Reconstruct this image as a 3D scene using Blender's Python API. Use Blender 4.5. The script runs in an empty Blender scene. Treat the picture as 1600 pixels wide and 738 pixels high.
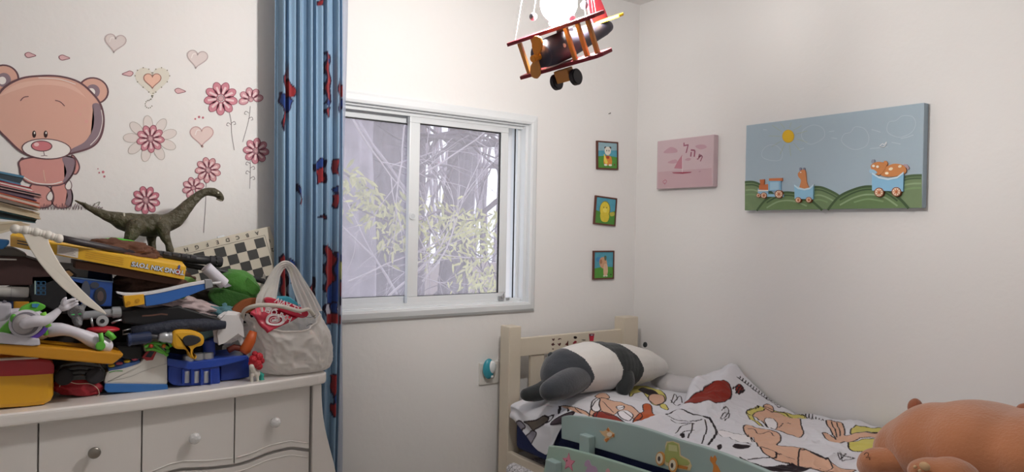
import bpy, bmesh, math, random
import numpy as np
from mathutils import Vector, Matrix, noise
PI = math.pi
SC = bpy.context.scene
COL = SC.collection

# ------------------------------------------------------------------ camera, light, exposure
F_PX = 1117.345
def _cam_axes():
    X = Vector((1560.0, -20.0, -F_PX)).normalized()
    Y = Vector((-800.0, 23.0, -F_PX)).normalized()
    Z = X.cross(Y).normalized(); Y = Z.cross(X).normalized()
    return Matrix((X, Y, Z))                       # world = R @ cam
R3 = _cam_axes()
CAM = Vector((-2.86272, -2.823765, 1.44))
cd = bpy.data.cameras.new('camera'); cam = bpy.data.objects.new('camera', cd); COL.objects.link(cam)
cd.sensor_width = 36.0; cd.lens = F_PX / 1600 * 36.0; cd.clip_start = 0.05; cd.clip_end = 200
cam.matrix_world = Matrix.Translation(CAM) @ R3.to_4x4()
SC.camera = cam

SC.view_settings.view_transform = 'Standard'; SC.view_settings.look = 'None'
SC.view_settings.gamma = 1.0; SC.view_settings.use_curve_mapping = False
SC.view_settings.exposure = 0.62
W = bpy.data.worlds.new('sky'); SC.world = W; W.use_nodes = True
bg = W.node_tree.nodes['Background']; bg.inputs[0].default_value = (0.84, 0.88, 1.0, 1); bg.inputs[1].default_value = 1.35
BULB = 360.0       # strength of the glowing globe of the ceiling lamp

def light(name, kind, loc, energy, col=(1, 1, 1), size=0.1, target=None):
    l = bpy.data.lights.new(name, kind); l.energy = energy; l.color = col
    if kind == 'POINT': l.shadow_soft_size = size
    if kind == 'AREA': l.size = size
    o = bpy.data.objects.new(name, l); COL.objects.link(o); o.location = loc
    if target is not None:
        o.rotation_euler = (Vector(target) - Vector(loc)).to_track_quat('-Z', 'Y').to_euler()
    return o

# ------------------------------------------------------------------ rays: a pixel and a plane give a world point
def ray(px, py): return R3 @ Vector((px - 800.0, 369.0 - py, -F_PX))
def PY(px, py, y=0.0):
    d = ray(px, py); return CAM + d * ((y - CAM.y) / d.y)
def PX(px, py, x=0.0):
    d = ray(px, py); return CAM + d * ((x - CAM.x) / d.x)
def PZ(px, py, z=0.0):
    d = ray(px, py); return CAM + d * ((z - CAM.z) / d.z)
def MPP(px, py, y):                                # metres per pixel there
    p = PY(px, py, y); return (R3.transposed() @ (p - CAM)).z / -F_PX

# ------------------------------------------------------------------ materials
def lin(h):
    h = h.lstrip('#'); c = [int(h[i:i+2], 16) / 255 for i in (0, 2, 4)]
    return tuple(x / 12.92 if x <= 0.04045 else ((x + 0.055) / 1.055) ** 2.4 for x in c)
_M = {}
def M(hexc, rough=0.6, metal=0.0, bump=0.0, bscale=60.0, var=0.0, vscale=8.0, spec=0.5, sheen=0.0, trans=0.0, coat=0.0, emit=0.0, alpha=1.0, name=None, sub=0.0):
    key = (hexc, rough, metal, bump, bscale, var, vscale, spec, sheen, trans, coat, emit, alpha, sub)
    if key in _M: return _M[key]
    m = bpy.data.materials.new(name or ('paint_' + hexc.strip('#'))); m.use_nodes = True
    nt = m.node_tree; b = nt.nodes['Principled BSDF']
    c = lin(hexc); b.inputs['Base Color'].default_value = (*c, 1)
    b.inputs['Roughness'].default_value = rough; b.inputs['Metallic'].default_value = metal
    b.inputs['Specular IOR Level'].default_value = spec
    if sheen: b.inputs['Sheen Weight'].default_value = sheen; b.inputs['Sheen Roughness'].default_value = 0.5
    if trans: b.inputs['Transmission Weight'].default_value = trans
    if coat: b.inputs['Coat Weight'].default_value = coat
    if alpha < 1: b.inputs['Alpha'].default_value = alpha
    if sub: b.inputs['Subsurface Weight'].default_value = sub; b.inputs['Subsurface Radius'].default_value = (0.02, 0.01, 0.01); b.inputs['Subsurface Scale'].default_value = 0.5
    if emit: b.inputs['Emission Color'].default_value = (*c, 1); b.inputs['Emission Strength'].default_value = emit
    tc = None
    if bump or var:
        tc = nt.nodes.new('ShaderNodeTexCoord')
    if bump:
        n = nt.nodes.new('ShaderNodeTexNoise'); n.inputs['Scale'].default_value = bscale; n.inputs['Detail'].default_value = 4
        bp = nt.nodes.new('ShaderNodeBump'); bp.inputs['Strength'].default_value = bump; bp.inputs['Distance'].default_value = 0.01
        nt.links.new(tc.outputs['Object'], n.inputs['Vector']); nt.links.new(n.outputs['Fac'], bp.inputs['Height']); nt.links.new(bp.outputs['Normal'], b.inputs['Normal'])
    if var:
        n2 = nt.nodes.new('ShaderNodeTexNoise'); n2.inputs['Scale'].default_value = vscale; n2.inputs['Detail'].default_value = 3
        mx = nt.nodes.new('ShaderNodeMix'); mx.data_type = 'RGBA'
        mx.inputs[6].default_value = (*[max(0, v * (1 - var)) for v in c], 1); mx.inputs[7].default_value = (*[min(1, v * (1 + var)) for v in c], 1)
        nt.links.new(tc.outputs['Object'], n2.inputs['Vector']); nt.links.new(n2.outputs['Fac'], mx.inputs[0]); nt.links.new(mx.outputs[2], b.inputs['Base Color'])
    _M[key] = m
    return m
def M_attr(name, rough=0.85, bump=0.25, bscale=500, sheen=0.1, trans=0.0):
    m = bpy.data.materials.new(name); m.use_nodes = True; nt = m.node_tree; b = nt.nodes['Principled BSDF']
    a = nt.nodes.new('ShaderNodeAttribute'); a.attribute_name = 'dye'
    nt.links.new(a.outputs['Color'], b.inputs['Base Color']); b.inputs['Roughness'].default_value = rough
    b.inputs['Sheen Weight'].default_value = sheen; b.inputs['Specular IOR Level'].default_value = 0.2
    tc = nt.nodes.new('ShaderNodeTexCoord'); n = nt.nodes.new('ShaderNodeTexNoise'); n.inputs['Scale'].default_value = bscale
    bp = nt.nodes.new('ShaderNodeBump'); bp.inputs['Strength'].default_value = bump; bp.inputs['Distance'].default_value = 0.002
    nt.links.new(tc.outputs['Object'], n.inputs['Vector']); nt.links.new(n.outputs['Fac'], bp.inputs['Height']); nt.links.new(bp.outputs['Normal'], b.inputs['Normal'])
    if trans:
        out = nt.nodes['Material Output']; t = nt.nodes.new('ShaderNodeBsdfTranslucent'); mx = nt.nodes.new('ShaderNodeMixShader')
        nt.links.new(a.outputs['Color'], t.inputs['Color']); mx.inputs[0].default_value = trans
        nt.links.new(b.outputs[0], mx.inputs[1]); nt.links.new(t.outputs[0], mx.inputs[2]); nt.links.new(mx.outputs[0], out.inputs['Surface'])
    return m
def M_mix(name, hexc, clear, rough=0.5, translucent=0.0):
    """partly see-through film: clear = share of light passing straight"""
    m = bpy.data.materials.new(name); m.use_nodes = True; nt = m.node_tree
    b = nt.nodes['Principled BSDF']; b.inputs['Base Color'].default_value = (*lin(hexc), 1); b.inputs['Roughness'].default_value = rough
    out = nt.nodes['Material Output']; last = b.outputs[0]
    if translucent:
        t = nt.nodes.new('ShaderNodeBsdfTranslucent'); t.inputs['Color'].default_value = (*lin(hexc), 1)
        mx = nt.nodes.new('ShaderNodeMixShader'); mx.inputs[0].default_value = translucent
        nt.links.new(last, mx.inputs[1]); nt.links.new(t.outputs[0], mx.inputs[2]); last = mx.outputs[0]
    if clear:
        t = nt.nodes.new('ShaderNodeBsdfTransparent'); mx = nt.nodes.new('ShaderNodeMixShader'); mx.inputs[0].default_value = clear
        nt.links.new(last, mx.inputs[1]); nt.links.new(t.outputs[0], mx.inputs[2]); last = mx.outputs[0]
    nt.links.new(last, out.inputs['Surface'])
    return m

# ------------------------------------------------------------------ curves
def cr(pts, n=8, closed=False):
    """Catmull-Rom through the points (any dimension)"""
    P = [np.array(p, float) for p in pts]; out = []; L = len(P)
    rng = range(L if closed else L - 1)
    for i in rng:
        g = (lambda k: P[k % L]) if closed else (lambda k: P[min(max(k, 0), L - 1)])
        p0, p1, p2, p3 = g(i - 1), g(i), g(i + 1), g(i + 2)
        for k in range(n):
            t = k / n
            out.append(0.5 * (2 * p1 + (p2 - p0) * t + (2 * p0 - 5 * p1 + 4 * p2 - p3) * t * t + (3 * p1 - p0 - 3 * p2 + p3) * t ** 3))
    if not closed: out.append(P[-1])
    return [tuple(p) for p in out]
def oval(cx, cy, rx, ry, a=0, n=28):
    a = math.radians(a); o = []
    for i in range(n):
        t = 2 * PI * i / n; x, y = rx * math.cos(t), ry * math.sin(t)
        o.append((cx + x * math.cos(a) - y * math.sin(a), cy + x * math.sin(a) + y * math.cos(a)))
    return o

# ------------------------------------------------------------------ mesh builder
class MB:
    def __init__(s): s.bm = bmesh.new(); s.mats = []
    def mi(s, m):
        if m not in s.mats: s.mats.append(m)
        return s.mats.index(m)
    def _join(s, b, m, smooth, mat=None):
        if mat is not None: bmesh.ops.transform(b, matrix=mat, verts=b.verts)
        i = s.mi(m); vm = {}
        for v in b.verts: vm[v] = s.bm.verts.new(v.co)
        for f in b.faces:
            try: nf = s.bm.faces.new([vm[v] for v in f.verts])
            except ValueError: continue
            nf.material_index = i; nf.smooth = smooth
        b.free(); return s
    def box(s, c, size, m, rot=None, bevel=0.0, seg=2):
        b = bmesh.new(); bmesh.ops.create_cube(b, size=1.0); bmesh.ops.scale(b, vec=Vector(size), verts=b.verts)
        if bevel: bmesh.ops.bevel(b, geom=b.edges[:], offset=bevel, segments=seg, affect='EDGES', profile=0.6)
        T = Matrix.Translation(Vector(c))
        if rot is not None:
            T = T @ (rot.to_4x4() if isinstance(rot, Matrix) else Matrix.Rotation(rot[2], 4, 'Z') @ Matrix.Rotation(rot[1], 4, 'Y') @ Matrix.Rotation(rot[0], 4, 'X'))
        return s._join(b, m, False, T)
    def span(s, a, b_, m, bevel=0.0, seg=2):         # box from corner to corner
        a = Vector(a); b_ = Vector(b_); return s.box((a + b_) / 2, [abs(x) for x in (b_ - a)], m, None, bevel, seg)
    def prism(s, pts, dv, m, bevel=0.0, seg=2, smooth=False):
        b = bmesh.new(); vs = [b.verts.new(Vector(p)) for p in pts]
        try: f = b.faces.new(vs)
        except ValueError: b.free(); return s
        r = bmesh.ops.extrude_face_region(b, geom=[f]); bmesh.ops.translate(b, vec=Vector(dv), verts=[g for g in r['geom'] if isinstance(g, bmesh.types.BMVert)])
        bmesh.ops.recalc_face_normals(b, faces=b.faces[:])
        if bevel:
            es = [e for e in b.edges if len(e.link_faces) == 2 and e.calc_face_angle(0) > 0.5]
            bmesh.ops.bevel(b, geom=es, offset=bevel, segments=seg, affect='EDGES', profile=0.6)
        return s._join(b, m, smooth)
    def tube(s, pts, r, m, seg=10, closed=False, flat=1.0, smooth=True, caps=True):
        P = [Vector(p) for p in pts]; n = len(P); R = [r] * n if not hasattr(r, '__len__') else list(r)
        if len(R) != n: R = [R[0] + (R[-1] - R[0]) * i / (n - 1) for i in range(n)] if len(R) == 2 else list(np.interp(np.linspace(0, 1, n), np.linspace(0, 1, len(R)), R))
        b = bmesh.new(); rings = []; up = None
        for i in range(n):
            t = (P[(i + 1) % n] - P[i - 1]) if closed else (P[min(i + 1, n - 1)] - P[max(i - 1, 0)])
            if t.length < 1e-9: t = Vector((0, 0, 1))
            t.normalize()
            if up is None:
                up = Vector((0, 0, 1)) if abs(t.z) < 0.9 else Vector((1, 0, 0))
            u = (up - t * up.dot(t)); u = u.normalized() if u.length > 1e-6 else t.orthogonal().normalized(); v = t.cross(u); up = u
            rings.append([b.verts.new(P[i] + (u * math.cos(2 * PI * k / seg) + v * flat * math.sin(2 * PI * k / seg)) * R[i]) for k in range(seg)])
        for i in range(n if closed else n - 1):
            A, B = rings[i], rings[(i + 1) % n]
            for k in range(seg): b.faces.new((A[k], A[(k + 1) % seg], B[(k + 1) % seg], B[k]))
        if not closed and caps:
            b.faces.new(rings[0][::-1]); b.faces.new(rings[-1])
        return s._join(b, m, smooth)
    def cyl(s, a, b_, r, m, seg=20, r2=None, bevel=0.0):
        a = Vector(a); b_ = Vector(b_); d = b_ - a
        b = bmesh.new(); bmesh.ops.create_cone(b, cap_ends=True, segments=seg, radius1=r, radius2=r if r2 is None else r2, depth=d.length)
        if bevel: bmesh.ops.bevel(b, geom=[e for e in b.edges if e.calc_face_angle(0) > 1.0], offset=bevel, segments=2, affect='EDGES')
        T = Matrix.Translation((a + b_) / 2) @ d.to_track_quat('Z', 'Y').to_matrix().to_4x4()
        s._join(b, m, False, T)
        return s
    def ell(s, c, r, m, rot=None, seg=24):
        b = bmesh.new(); bmesh.ops.create_uvsphere(b, u_segments=seg, v_segments=max(8, seg // 2), radius=1.0)
        r = (r, r, r) if not hasattr(r, '__len__') else r
        T = Matrix.Translation(Vector(c)) @ (rot.to_4x4() if rot is not None else Matrix()) @ Matrix.Diagonal((*r, 1))
        return s._join(b, m, True, T)
    def lathe(s, prof, m, T=Matrix(), seg=24, smooth=True):
        b = bmesh.new(); rings = []
        for r, z in prof: rings.append([b.verts.new((r * math.cos(2 * PI * k / seg), r * math.sin(2 * PI * k / seg), z)) for k in range(seg)])
        for A, B in zip(rings, rings[1:]):
            for k in range(seg): b.faces.new((A[k], A[(k + 1) % seg], B[(k + 1) % seg], B[k]))
        b.faces.new(rings[0][::-1]); b.faces.new(rings[-1])
        return s._join(b, m, smooth, T)
    def grid(s, fn, nu, nv, m, smooth=True, closed_u=False):
        b = bmesh.new(); V = [[b.verts.new(fn(i / nu, j / nv)) for j in range(nv + 1)] for i in range(nu + (0 if closed_u else 1))]
        L = len(V)
        for i in range(nu):
            for j in range(nv): b.faces.new((V[i][j], V[(i + 1) % L][j], V[(i + 1) % L][j + 1], V[i][j + 1]))
        return s._join(b, m, smooth)
    def poly(s, pts, m):
        b = bmesh.new(); vs = [b.verts.new(Vector(p)) for p in pts]
        try: b.faces.new(vs)
        except ValueError: pass
        bmesh.ops.triangulate(b, faces=b.faces[:])
        return s._join(b, m, False)
    def strip(s, pts, w, m, nrm, closed=False):
        """flat ribbon in the plane with normal nrm"""
        P = [Vector(p) for p in pts]; n = len(P); nrm = Vector(nrm).normalized(); b = bmesh.new(); pr = []
        for i in range(n):
            t = (P[(i + 1) % n] - P[i - 1]) if closed else (P[min(i + 1, n - 1)] - P[max(i - 1, 0)])
            t = t.normalized() if t.length > 1e-9 else Vector((1, 0, 0)); o = nrm.cross(t) * (w / 2); pr.append((b.verts.new(P[i] + o), b.verts.new(P[i] - o)))
        for i in range(n if closed else n - 1):
            A, B = pr[i], pr[(i + 1) % n]; b.faces.new((A[0], B[0], B[1], A[1]))
        return s._join(b, m, False)
    def mesh(s, me, m, T=Matrix(), smooth=False):
        b = bmesh.new(); b.from_mesh(me); return s._join(b, m, smooth, T)
    def build(s, name, parent=None, org=None, mods=(), auto=None):
        me = bpy.data.meshes.new(name); 
        bmesh.ops.recalc_face_normals(s.bm, faces=s.bm.faces[:])
        s.bm.to_mesh(me); s.bm.free()
        for m in s.mats: me.materials.append(m)
        return link(name, me, parent, org, mods)
_DONE = {}
def uniq(name): return name
def link(name, me, parent=None, org=None, mods=()):
    o = bpy.data.objects.new(name, me)
    if parent is not None:
        wo = worg(parent); me.transform(Matrix.Translation(-wo)); o.parent = parent
    else:
        if org is None:
            co = np.empty(len(me.vertices) * 3); me.vertices.foreach_get('co', co); co = co.reshape(-1, 3)
            mn, mx = co.min(0), co.max(0); org = ((mn[0] + mx[0]) / 2, (mn[1] + mx[1]) / 2, mn[2])
        me.transform(Matrix.Translation(-Vector(org))); o.location = org
    COL.objects.link(o)
    for k, kw in mods:
        md = o.modifiers.new(k.lower(), k)
        for a, v in kw.items(): setattr(md, a, v)
    return o
def worg(o):
    v = Vector((0, 0, 0))
    while o is not None: v = v + o.location; o = o.parent
    return v
def tag(o, label=None, cat=None, group=None, kind=None):
    if label: o['label'] = label
    if cat: o['category'] = cat
    if group: o['group'] = group
    if kind: o['kind'] = kind
    return o
def thing(name, label, cat, loc, group=None, kind=None):
    o = bpy.data.objects.new(name, None); COL.objects.link(o); o.location = loc; o.empty_display_size = 0.05
    return tag(o, label, cat, group, kind)
def struct(mb, name): return tag(mb.build(name), kind='structure')

def text_mesh(s, size, depth=0.0, bold=0.0, font=None):
    c = bpy.data.curves.new('t', 'FONT'); c.body = s; c.size = size; c.extrude = depth; c.offset = bold; c.align_x = 'CENTER'; c.align_y = 'CENTER'; c.resolution_u = 3
    o = bpy.data.objects.new('t', c); COL.objects.link(o); bpy.context.view_layer.update()
    dg = bpy.context.evaluated_depsgraph_get(); me = bpy.data.meshes.new_from_object(o.evaluated_get(dg))
    bpy.data.objects.remove(o); bpy.data.curves.remove(c); return me
def frame_mat(o, xd, yd):
    xd = Vector(xd).normalized(); yd = Vector(yd); zd = xd.cross(yd).normalized(); yd = zd.cross(xd)
    return Matrix.Translation(Vector(o)) @ Matrix((xd, yd, zd)).transposed().to_4x4()

def blob(ells, voxel=0.01, smooth=6, colorfn=None, mats=(), name='body', parent=None, disp=None, org=None):
    """one continuous skin grown over overlapping ellipsoids: (centre, radii, rotation or None)"""
    mb = MB(); tmp = M('#808080')
    for e in ells: mb.ell(e[0], e[1], tmp, e[2] if len(e) > 2 else None, seg=20)
    me = bpy.data.meshes.new('b'); mb.bm.to_mesh(me); mb.bm.free()
    o = bpy.data.objects.new('b', me); COL.objects.link(o)
    r = o.modifiers.new('r', 'REMESH'); r.mode = 'VOXEL'; r.voxel_size = voxel
    if smooth:
        sm = o.modifiers.new('s', 'SMOOTH'); sm.iterations = smooth; sm.factor = 0.6
    bpy.context.view_layer.update(); dg = bpy.context.evaluated_depsgraph_get()
    me2 = bpy.data.meshes.new_from_object(o.evaluated_get(dg)); bpy.data.objects.remove(o)
    me2.materials.clear()
    for m in mats: me2.materials.append(m)
    if disp:
        nr = [(v.co.copy(), v.normal.copy()) for v in me2.vertices]
        for v, (c0, n0) in zip(me2.vertices, nr): v.co = c0 + Vector(disp(c0, n0))
    for p in me2.polygons:
        p.use_smooth = True
        p.material_index = colorfn(p.center) if colorfn else 0
    me2.name = name
    return link(name, me2, parent, org)
def chain(pts, n=6):
    """ellipsoid list along points (x,y,z,r)"""
    out = []
    q = cr(pts, n)
    for p in q: out.append((Vector(p[:3]), (p[3],) * 3))
    return out
def pchain(pts, n=6):
    """the same from (px, py, y, radius in pixels)"""
    return chain([(*PY(a, b, y), r * MPP(a, b, y)) for a, b, y, r in pts], n)

def paint(me, fn):
    """dye every vertex by the cloth's own coordinates; fn takes an (N,3) array and gives (N,3) linear colours"""
    n = len(me.vertices); co = np.empty(n * 3); me.vertices.foreach_get('co', co); co = co.reshape(-1, 3)
    c = np.ones((n, 4)); c[:, :3] = fn(co)
    a = me.color_attributes.new('dye', 'FLOAT_COLOR', 'POINT'); a.data.foreach_set('color', c.ravel())
def inside(px, py, poly):
    P = np.array(poly); x0, y0 = P[:, 0], P[:, 1]; x1, y1 = np.roll(x0, -1), np.roll(y0, -1); r = np.zeros(px.shape, bool)
    for a, b, c, d in zip(x0, y0, x1, y1):
        if b == d: continue
        r ^= ((b > py) != (d > py)) & (px < (c - a) * (py - b) / (d - b) + a)
    return r
def near(px, py, line, w, closed=False):
    L = list(line) + ([line[0]] if closed else []); best = np.full(px.shape, 1e9)
    for (a, b), (c, d) in zip(L, L[1:]):
        vx, vy = c - a, d - b; q = vx * vx + vy * vy + 1e-12; t = np.clip(((px - a) * vx + (py - b) * vy) / q, 0, 1)
        best = np.minimum(best, (px - a - t * vx) ** 2 + (py - b - t * vy) ** 2)
    return best < w * w

# ================================================================== SETTING
wallM = M('#e4e2e1', 0.85, bump=0.10, bscale=35, var=0.012, vscale=1.5, spec=0.15)
ceilM = M('#e0dddc', 0.9, bump=0.05, bscale=60)
WX0, WX1, WZ0, WZ1 = -1.90, -0.745, 1.075, 1.975          # hole for the window
mb = MB()
T = 0.22
for a, b in (((-4.3, 0, 0), (WX0, T, 2.715)), ((WX1, 0, 0), (0.15, T, 2.715)), ((WX0, 0, 0), (WX1, T, WZ0)), ((WX0, 0, WZ1), (WX1, T, 2.715))): mb.span(a, b, wallM)
struct(mb, 'wall_front')
mb = MB(); mb.span((0, -4.2, 0), (0.15, 0, 2.715), wallM); struct(mb, 'wall_right')
mb = MB(); mb.span((-4.3, -4.2, 0), (-4.15, 0, 2.715), wallM); struct(mb, 'wall_left')
mb = MB(); mb.span((-4.15, -4.2, 0), (0, -4.05, 2.715), wallM); struct(mb, 'wall_back')
mb = MB(); mb.span((-4.15, -4.05, 2.70), (0, 0, 2.78), ceilM); struct(mb, 'ceiling')
def tilesM():
    m = bpy.data.materials.new('floor_tiles'); m.use_nodes = True; nt = m.node_tree; b = nt.nodes['Principled BSDF']
    t = nt.nodes.new('ShaderNodeTexBrick'); t.offset = 0; t.inputs['Color1'].default_value = (*lin('#cdc7bd'), 1); t.inputs['Color2'].default_value = (*lin('#c8c1b6'), 1)
    t.inputs['Mortar'].default_value = (*lin('#8d877d'), 1); t.inputs['Scale'].default_value = 1; t.inputs['Brick Width'].default_value = .33; t.inputs['Row Height'].default_value = .33; t.inputs['Mortar Size'].default_value = .003
    tc = nt.nodes.new('ShaderNodeTexCoord'); nt.links.new(tc.outputs['Object'], t.inputs['Vector']); nt.links.new(t.outputs['Color'], b.inputs['Base Color']); b.inputs['Roughness'].default_value = .35
    return m
mb = MB(); mb.span((-4.15, -4.05, -0.1), (0, 0, 0), tilesM()); struct(mb, 'floor')

# ------------------------------------------------------------------ window
alu = M('#dcdfe2', 0.35, spec=0.6, coat=0.2); gasket = M('#15171a', 0.6); steel = M('#b9bbbd', 0.3, metal=0.9)
win = thing('window_1', None, None, (-1.32, 0, 1.075), kind='structure')
def ring(mb, x0, x1, z0, z1, t, ya, yb, m, bv=0.004, t2=None):
    t2 = t2 or t
    mb.span((x0, ya, z0), (x1, yb, z0 + t2), m, bv); mb.span((x0, ya, z1 - t2), (x1, yb, z1), m, bv)
    mb.span((x0, ya, z0 + t2), (x0 + t, yb, z1 - t2), m, bv); mb.span((x1 - t, ya, z0 + t2), (x1, yb, z1 - t2), m, bv)
mb = MB()
# casing with a bevelled face round the opening
ox0, ox1, oz0, oz1, ci = -1.955, -0.705, 1.045, 2.008, 0.045
def casing(mb):
    b = bmesh.new()
    prof = [(0, 0), (0, -0.012), (0.012, -0.022), (0.034, -0.026), (0.045, -0.022), (0.045, 0.03)]
    cs = [(ox0, oz0, 1, 1), (ox1, oz0, -1, 1), (ox1, oz1, -1, -1), (ox0, oz1, 1, -1)]
    rings = [[b.verts.new((x + sx * o, y, z + sz * o)) for o, y in prof] for x, z, sx, sz in cs]
    for i in range(4):
        A, B = rings[i], rings[(i + 1) % 4]
        for k in range(len(prof) - 1): b.faces.new((A[k], B[k], B[k + 1], A[k + 1]))
    mb._join(b, alu, False)
casing(mb)
mb.build('window_casing', win)
mb = MB()                                                    # the fixed track frame in the opening
ring(mb, WX0 - .0, WX1 + .0, WZ0, WZ1, 0.02, 0.005, 0.12, alu, .002)
mb.span((WX0 + .02, 0.03, WZ0 + .02), (WX1 - .02, 0.036, WZ0 + .034), alu); mb.span((WX0 + .02, 0.072, WZ0 + .02), (WX1 - .02, 0.078, WZ0 + .034), alu)
mb.span((WX0 + .02, 0.03, WZ1 - .034), (WX1 - .02, 0.036, WZ1 - .02), alu); mb.span((WX1 - .034, 0.05, WZ0 + .03), (WX1 - .02, 0.056, WZ1 - .03), alu)
mb.span((WX1 - .062, 0.034, WZ0 + .034), (WX1 - .058, 0.04, WZ1 - .034), gasket)
mb.build('window_frame', win)
glass = M_mix('dusty_glass', '#e9e6ee', 0.72, 0.9, 0.6)
gx1 = PY(781, 300, .04).x; gz1 = PY(781, 206.7, .03).z; gz0 = PY(773, 458.5, .03).z
dv0, dv1 = PY(638, 300, .04).x, PY(654, 300, .04).x
def sash(x0, x1, y, tl, tr):
    mb = MB(); zb, zt = WZ0 + .022, WZ1 - .022
    mb.span((x0, y, zb), (x1, y + .026, gz0), alu, .003); mb.span((x0, y, gz1), (x1, y + .026, zt), alu, .003)
    mb.span((x0, y, gz0), (x0 + tl, y + .026, gz1), alu, .003); mb.span((x1 - tr, y, gz0), (x1, y + .026, gz1), alu, .003)
    g = .0045
    a, b = x0 + tl, x1 - tr
    mb.span((a, y + .006, gz0), (b, y + .018, gz0 + g * .5), gasket); mb.span((a, y + .006, gz1 - g), (b, y + .018, gz1), gasket)
    mb.span((b - g, y + .006, gz0), (b, y + .018, gz1), gasket)
    o = mb.build('window_sash', win)
    p = MB(); p.span((a, y + .010, gz0), (b, y + .014, gz1), glass); p.build('pane', o)
    return o
s1 = sash(dv0 - .0, gx1 + .042, .034, dv1 - dv0, .042)
s2 = sash(WX0 + .022, dv1 - .004, .078, .042, .016)
mb = MB(); lp = PY(781, 466, .03)                             # latch at the foot of the sash
mb.box((lp.x + .004, .026, lp.z), (.034, .012, .022), steel, bevel=.004); mb.cyl((lp.x + .01, .03, lp.z + .005), (lp.x + .01, .012, lp.z + .005), .008, steel, bevel=.002); mb.box((lp.x + .045, .03, lp.z - .006), (.02, .01, .012), steel, bevel=.002); mb.tube([(lp.x + .01, .016, lp.z + .01), (lp.x + .012, .014, lp.z + .03)], .004, steel)
mb.build('window_latch', win)
mb = MB(); hp = PY(645, 338, .03); mb.cyl((hp.x, .0345, hp.z), (hp.x, .028, hp.z), .017, alu, bevel=.002); mb.cyl((hp.x, .03, hp.z), (hp.x, .0275, hp.z), .011, M('#c9cdd2', .5)); mb.build('sash_pull', win)

# ------------------------------------------------------------------ outside
mb = MB(); mb.span((-12, .3, -.35), (14, 30, -.25), M('#8f8f7c', 0.95, bump=.6, bscale=3, var=.3, vscale=1.2)); tag(mb.build('yard_ground'), kind='structure')
random.seed(4)
bark = M('#9b929c', 0.95, bump=1.0, bscale=14, var=.55, vscale=7)
barkd = M('#7d757e', 0.95, bump=1.0, bscale=20, var=.5, vscale=8)
def trunk(x, y, r, lean, label, m, h=6.5, group=None, name='tree'):
    mb = MB()
    def f(u, v):
        a = 2 * PI * u; z = -.3 + v * h
        n = noise.noise(Vector((math.cos(a) * 2.2 + x, math.sin(a) * 2.2, z * .35))) * .25 + .14 * noise.noise(Vector((math.cos(a) * 9, math.sin(a) * 9 + x, z * .8)))
        rr = r * (1.15 - .25 * v) * (1 + n)
        return Vector((x + lean * v * h * .3 + rr * math.cos(a), y + rr * math.sin(a), z))
    mb.grid(f, 72, 60, m, closed_u=True); return tag(mb.build(name), label, 'tree', group)
trunk(-.93, 2.3, .34, .03, 'wide grey furrowed tree trunk outside the left half of the window', bark)
trunk(.05, 3.0, .22, -.02, 'narrow grey tree trunk just left of the window divider outside', barkd)
trunk(.80, 3.4, .13, .22, 'thin dark leaning tree trunk outside right of the window divider', barkd)
# a cypress hedge of hanging grey strands far back
def hedge(x0, x1, y, h, label, seed, m, z0=-.3):
    random.seed(seed); mb = MB()
    k = int((x1 - x0) / .05)
    for i in range(k):
        x = x0 + (x1 - x0) * (i + random.random()) / k; yy = y + random.uniform(-.3, .3); hh = h * random.uniform(.8, 1.05)
        pts = [(x + .1 * math.sin(q * 1.1 + i) + random.uniform(-.04, .04), yy, z0 + (hh - z0) * q / 7) for q in range(8)]
        mb.tube(pts, [.07, .05, .02] if z0 > -.4 and x1 < 2 else [.035, .03, .015], m, seg=5)
    return tag(mb.build('cypress_hedge'), label, 'hedge', kind='stuff')
hedge(-3.2, .9, 4.6, 5.2, 'row of grey bare hanging stems filling the view behind the trunks', 3, M('#a29aa3', .95, var=.35, vscale=6))
hedge(1.2, 5.2, 7.0, 4.6, 'distant hazy grey thicket seen beyond the boughs at the right', 13, M('#b4abb5', .95, var=.3, vscale=4))
# low pale garden wall and road in the gap at the right
mb = MB(); mb.span((.6, 6.0, -.3), (6.5, 6.2, .95), M('#b7a9a8', .9, bump=.3, bscale=12, var=.08)); tag(mb.build('garden_wall'), 'low pale pinkish garden wall seen outside at the lower right of the window', 'wall')
# limbs and twigs
def limb(mb, p, d, r, depth, m, rnd):
    pts = [Vector(p)]; dd = Vector(d); n = 6
    for i in range(n):
        dd = (dd + Vector((rnd.uniform(-.25, .25), rnd.uniform(-.12, .12), rnd.uniform(-.2, .22))) * dd.length * .8); pts.append(pts[-1] + dd)
    mb.tube(pts, [r, r * .35], m, seg=5)
    if depth > 0:
        for i in range(2, n, 1 if depth < 3 else 1):
            if rnd.random() < .75:
                a = rnd.uniform(-1.2, 1.2); c, s = math.cos(a), math.sin(a); e = dd.normalized() * Vector(d).length * .7
                limb(mb, pts[i], (e.x * c - e.z * s, e.y + rnd.uniform(-.03, .03), e.x * s + e.z * c), r * .55, depth - 1, m, rnd)
    return pts
white_twig = M('#cfc6cc', .8); grey_twig = M('#857b84', .9)
def branch_thing(px, py, y, dpx, dpy, L, r, label, m, seed, depth=2):
    rnd = random.Random(seed); mb = MB(); p = PY(px, py, y); q = PY(px + dpx, py + dpy, y); d = (q - p).normalized() * L / 6
    limb(mb, p, d, r, depth, m, rnd); return tag(mb.build('tree_branch'), label, 'branch')
branch_thing(775, 225, 2.6, -60, 10, 1.0, .035, 'dark forked bough crossing the upper right of the window view', M('#5e565f', .9), 5, 3)
branch_thing(800, 300, 3.0, -60, 35, 1.1, .03, 'dark bare bough slanting down from the right edge of the window view', M('#665d66', .9), 8, 3)
branch_thing(690, 190, 2.2, 50, 30, 1.0, .02, 'thin dark branching bough hanging before the bright sky', M('#6d646c', .9), 11, 3)
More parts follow.
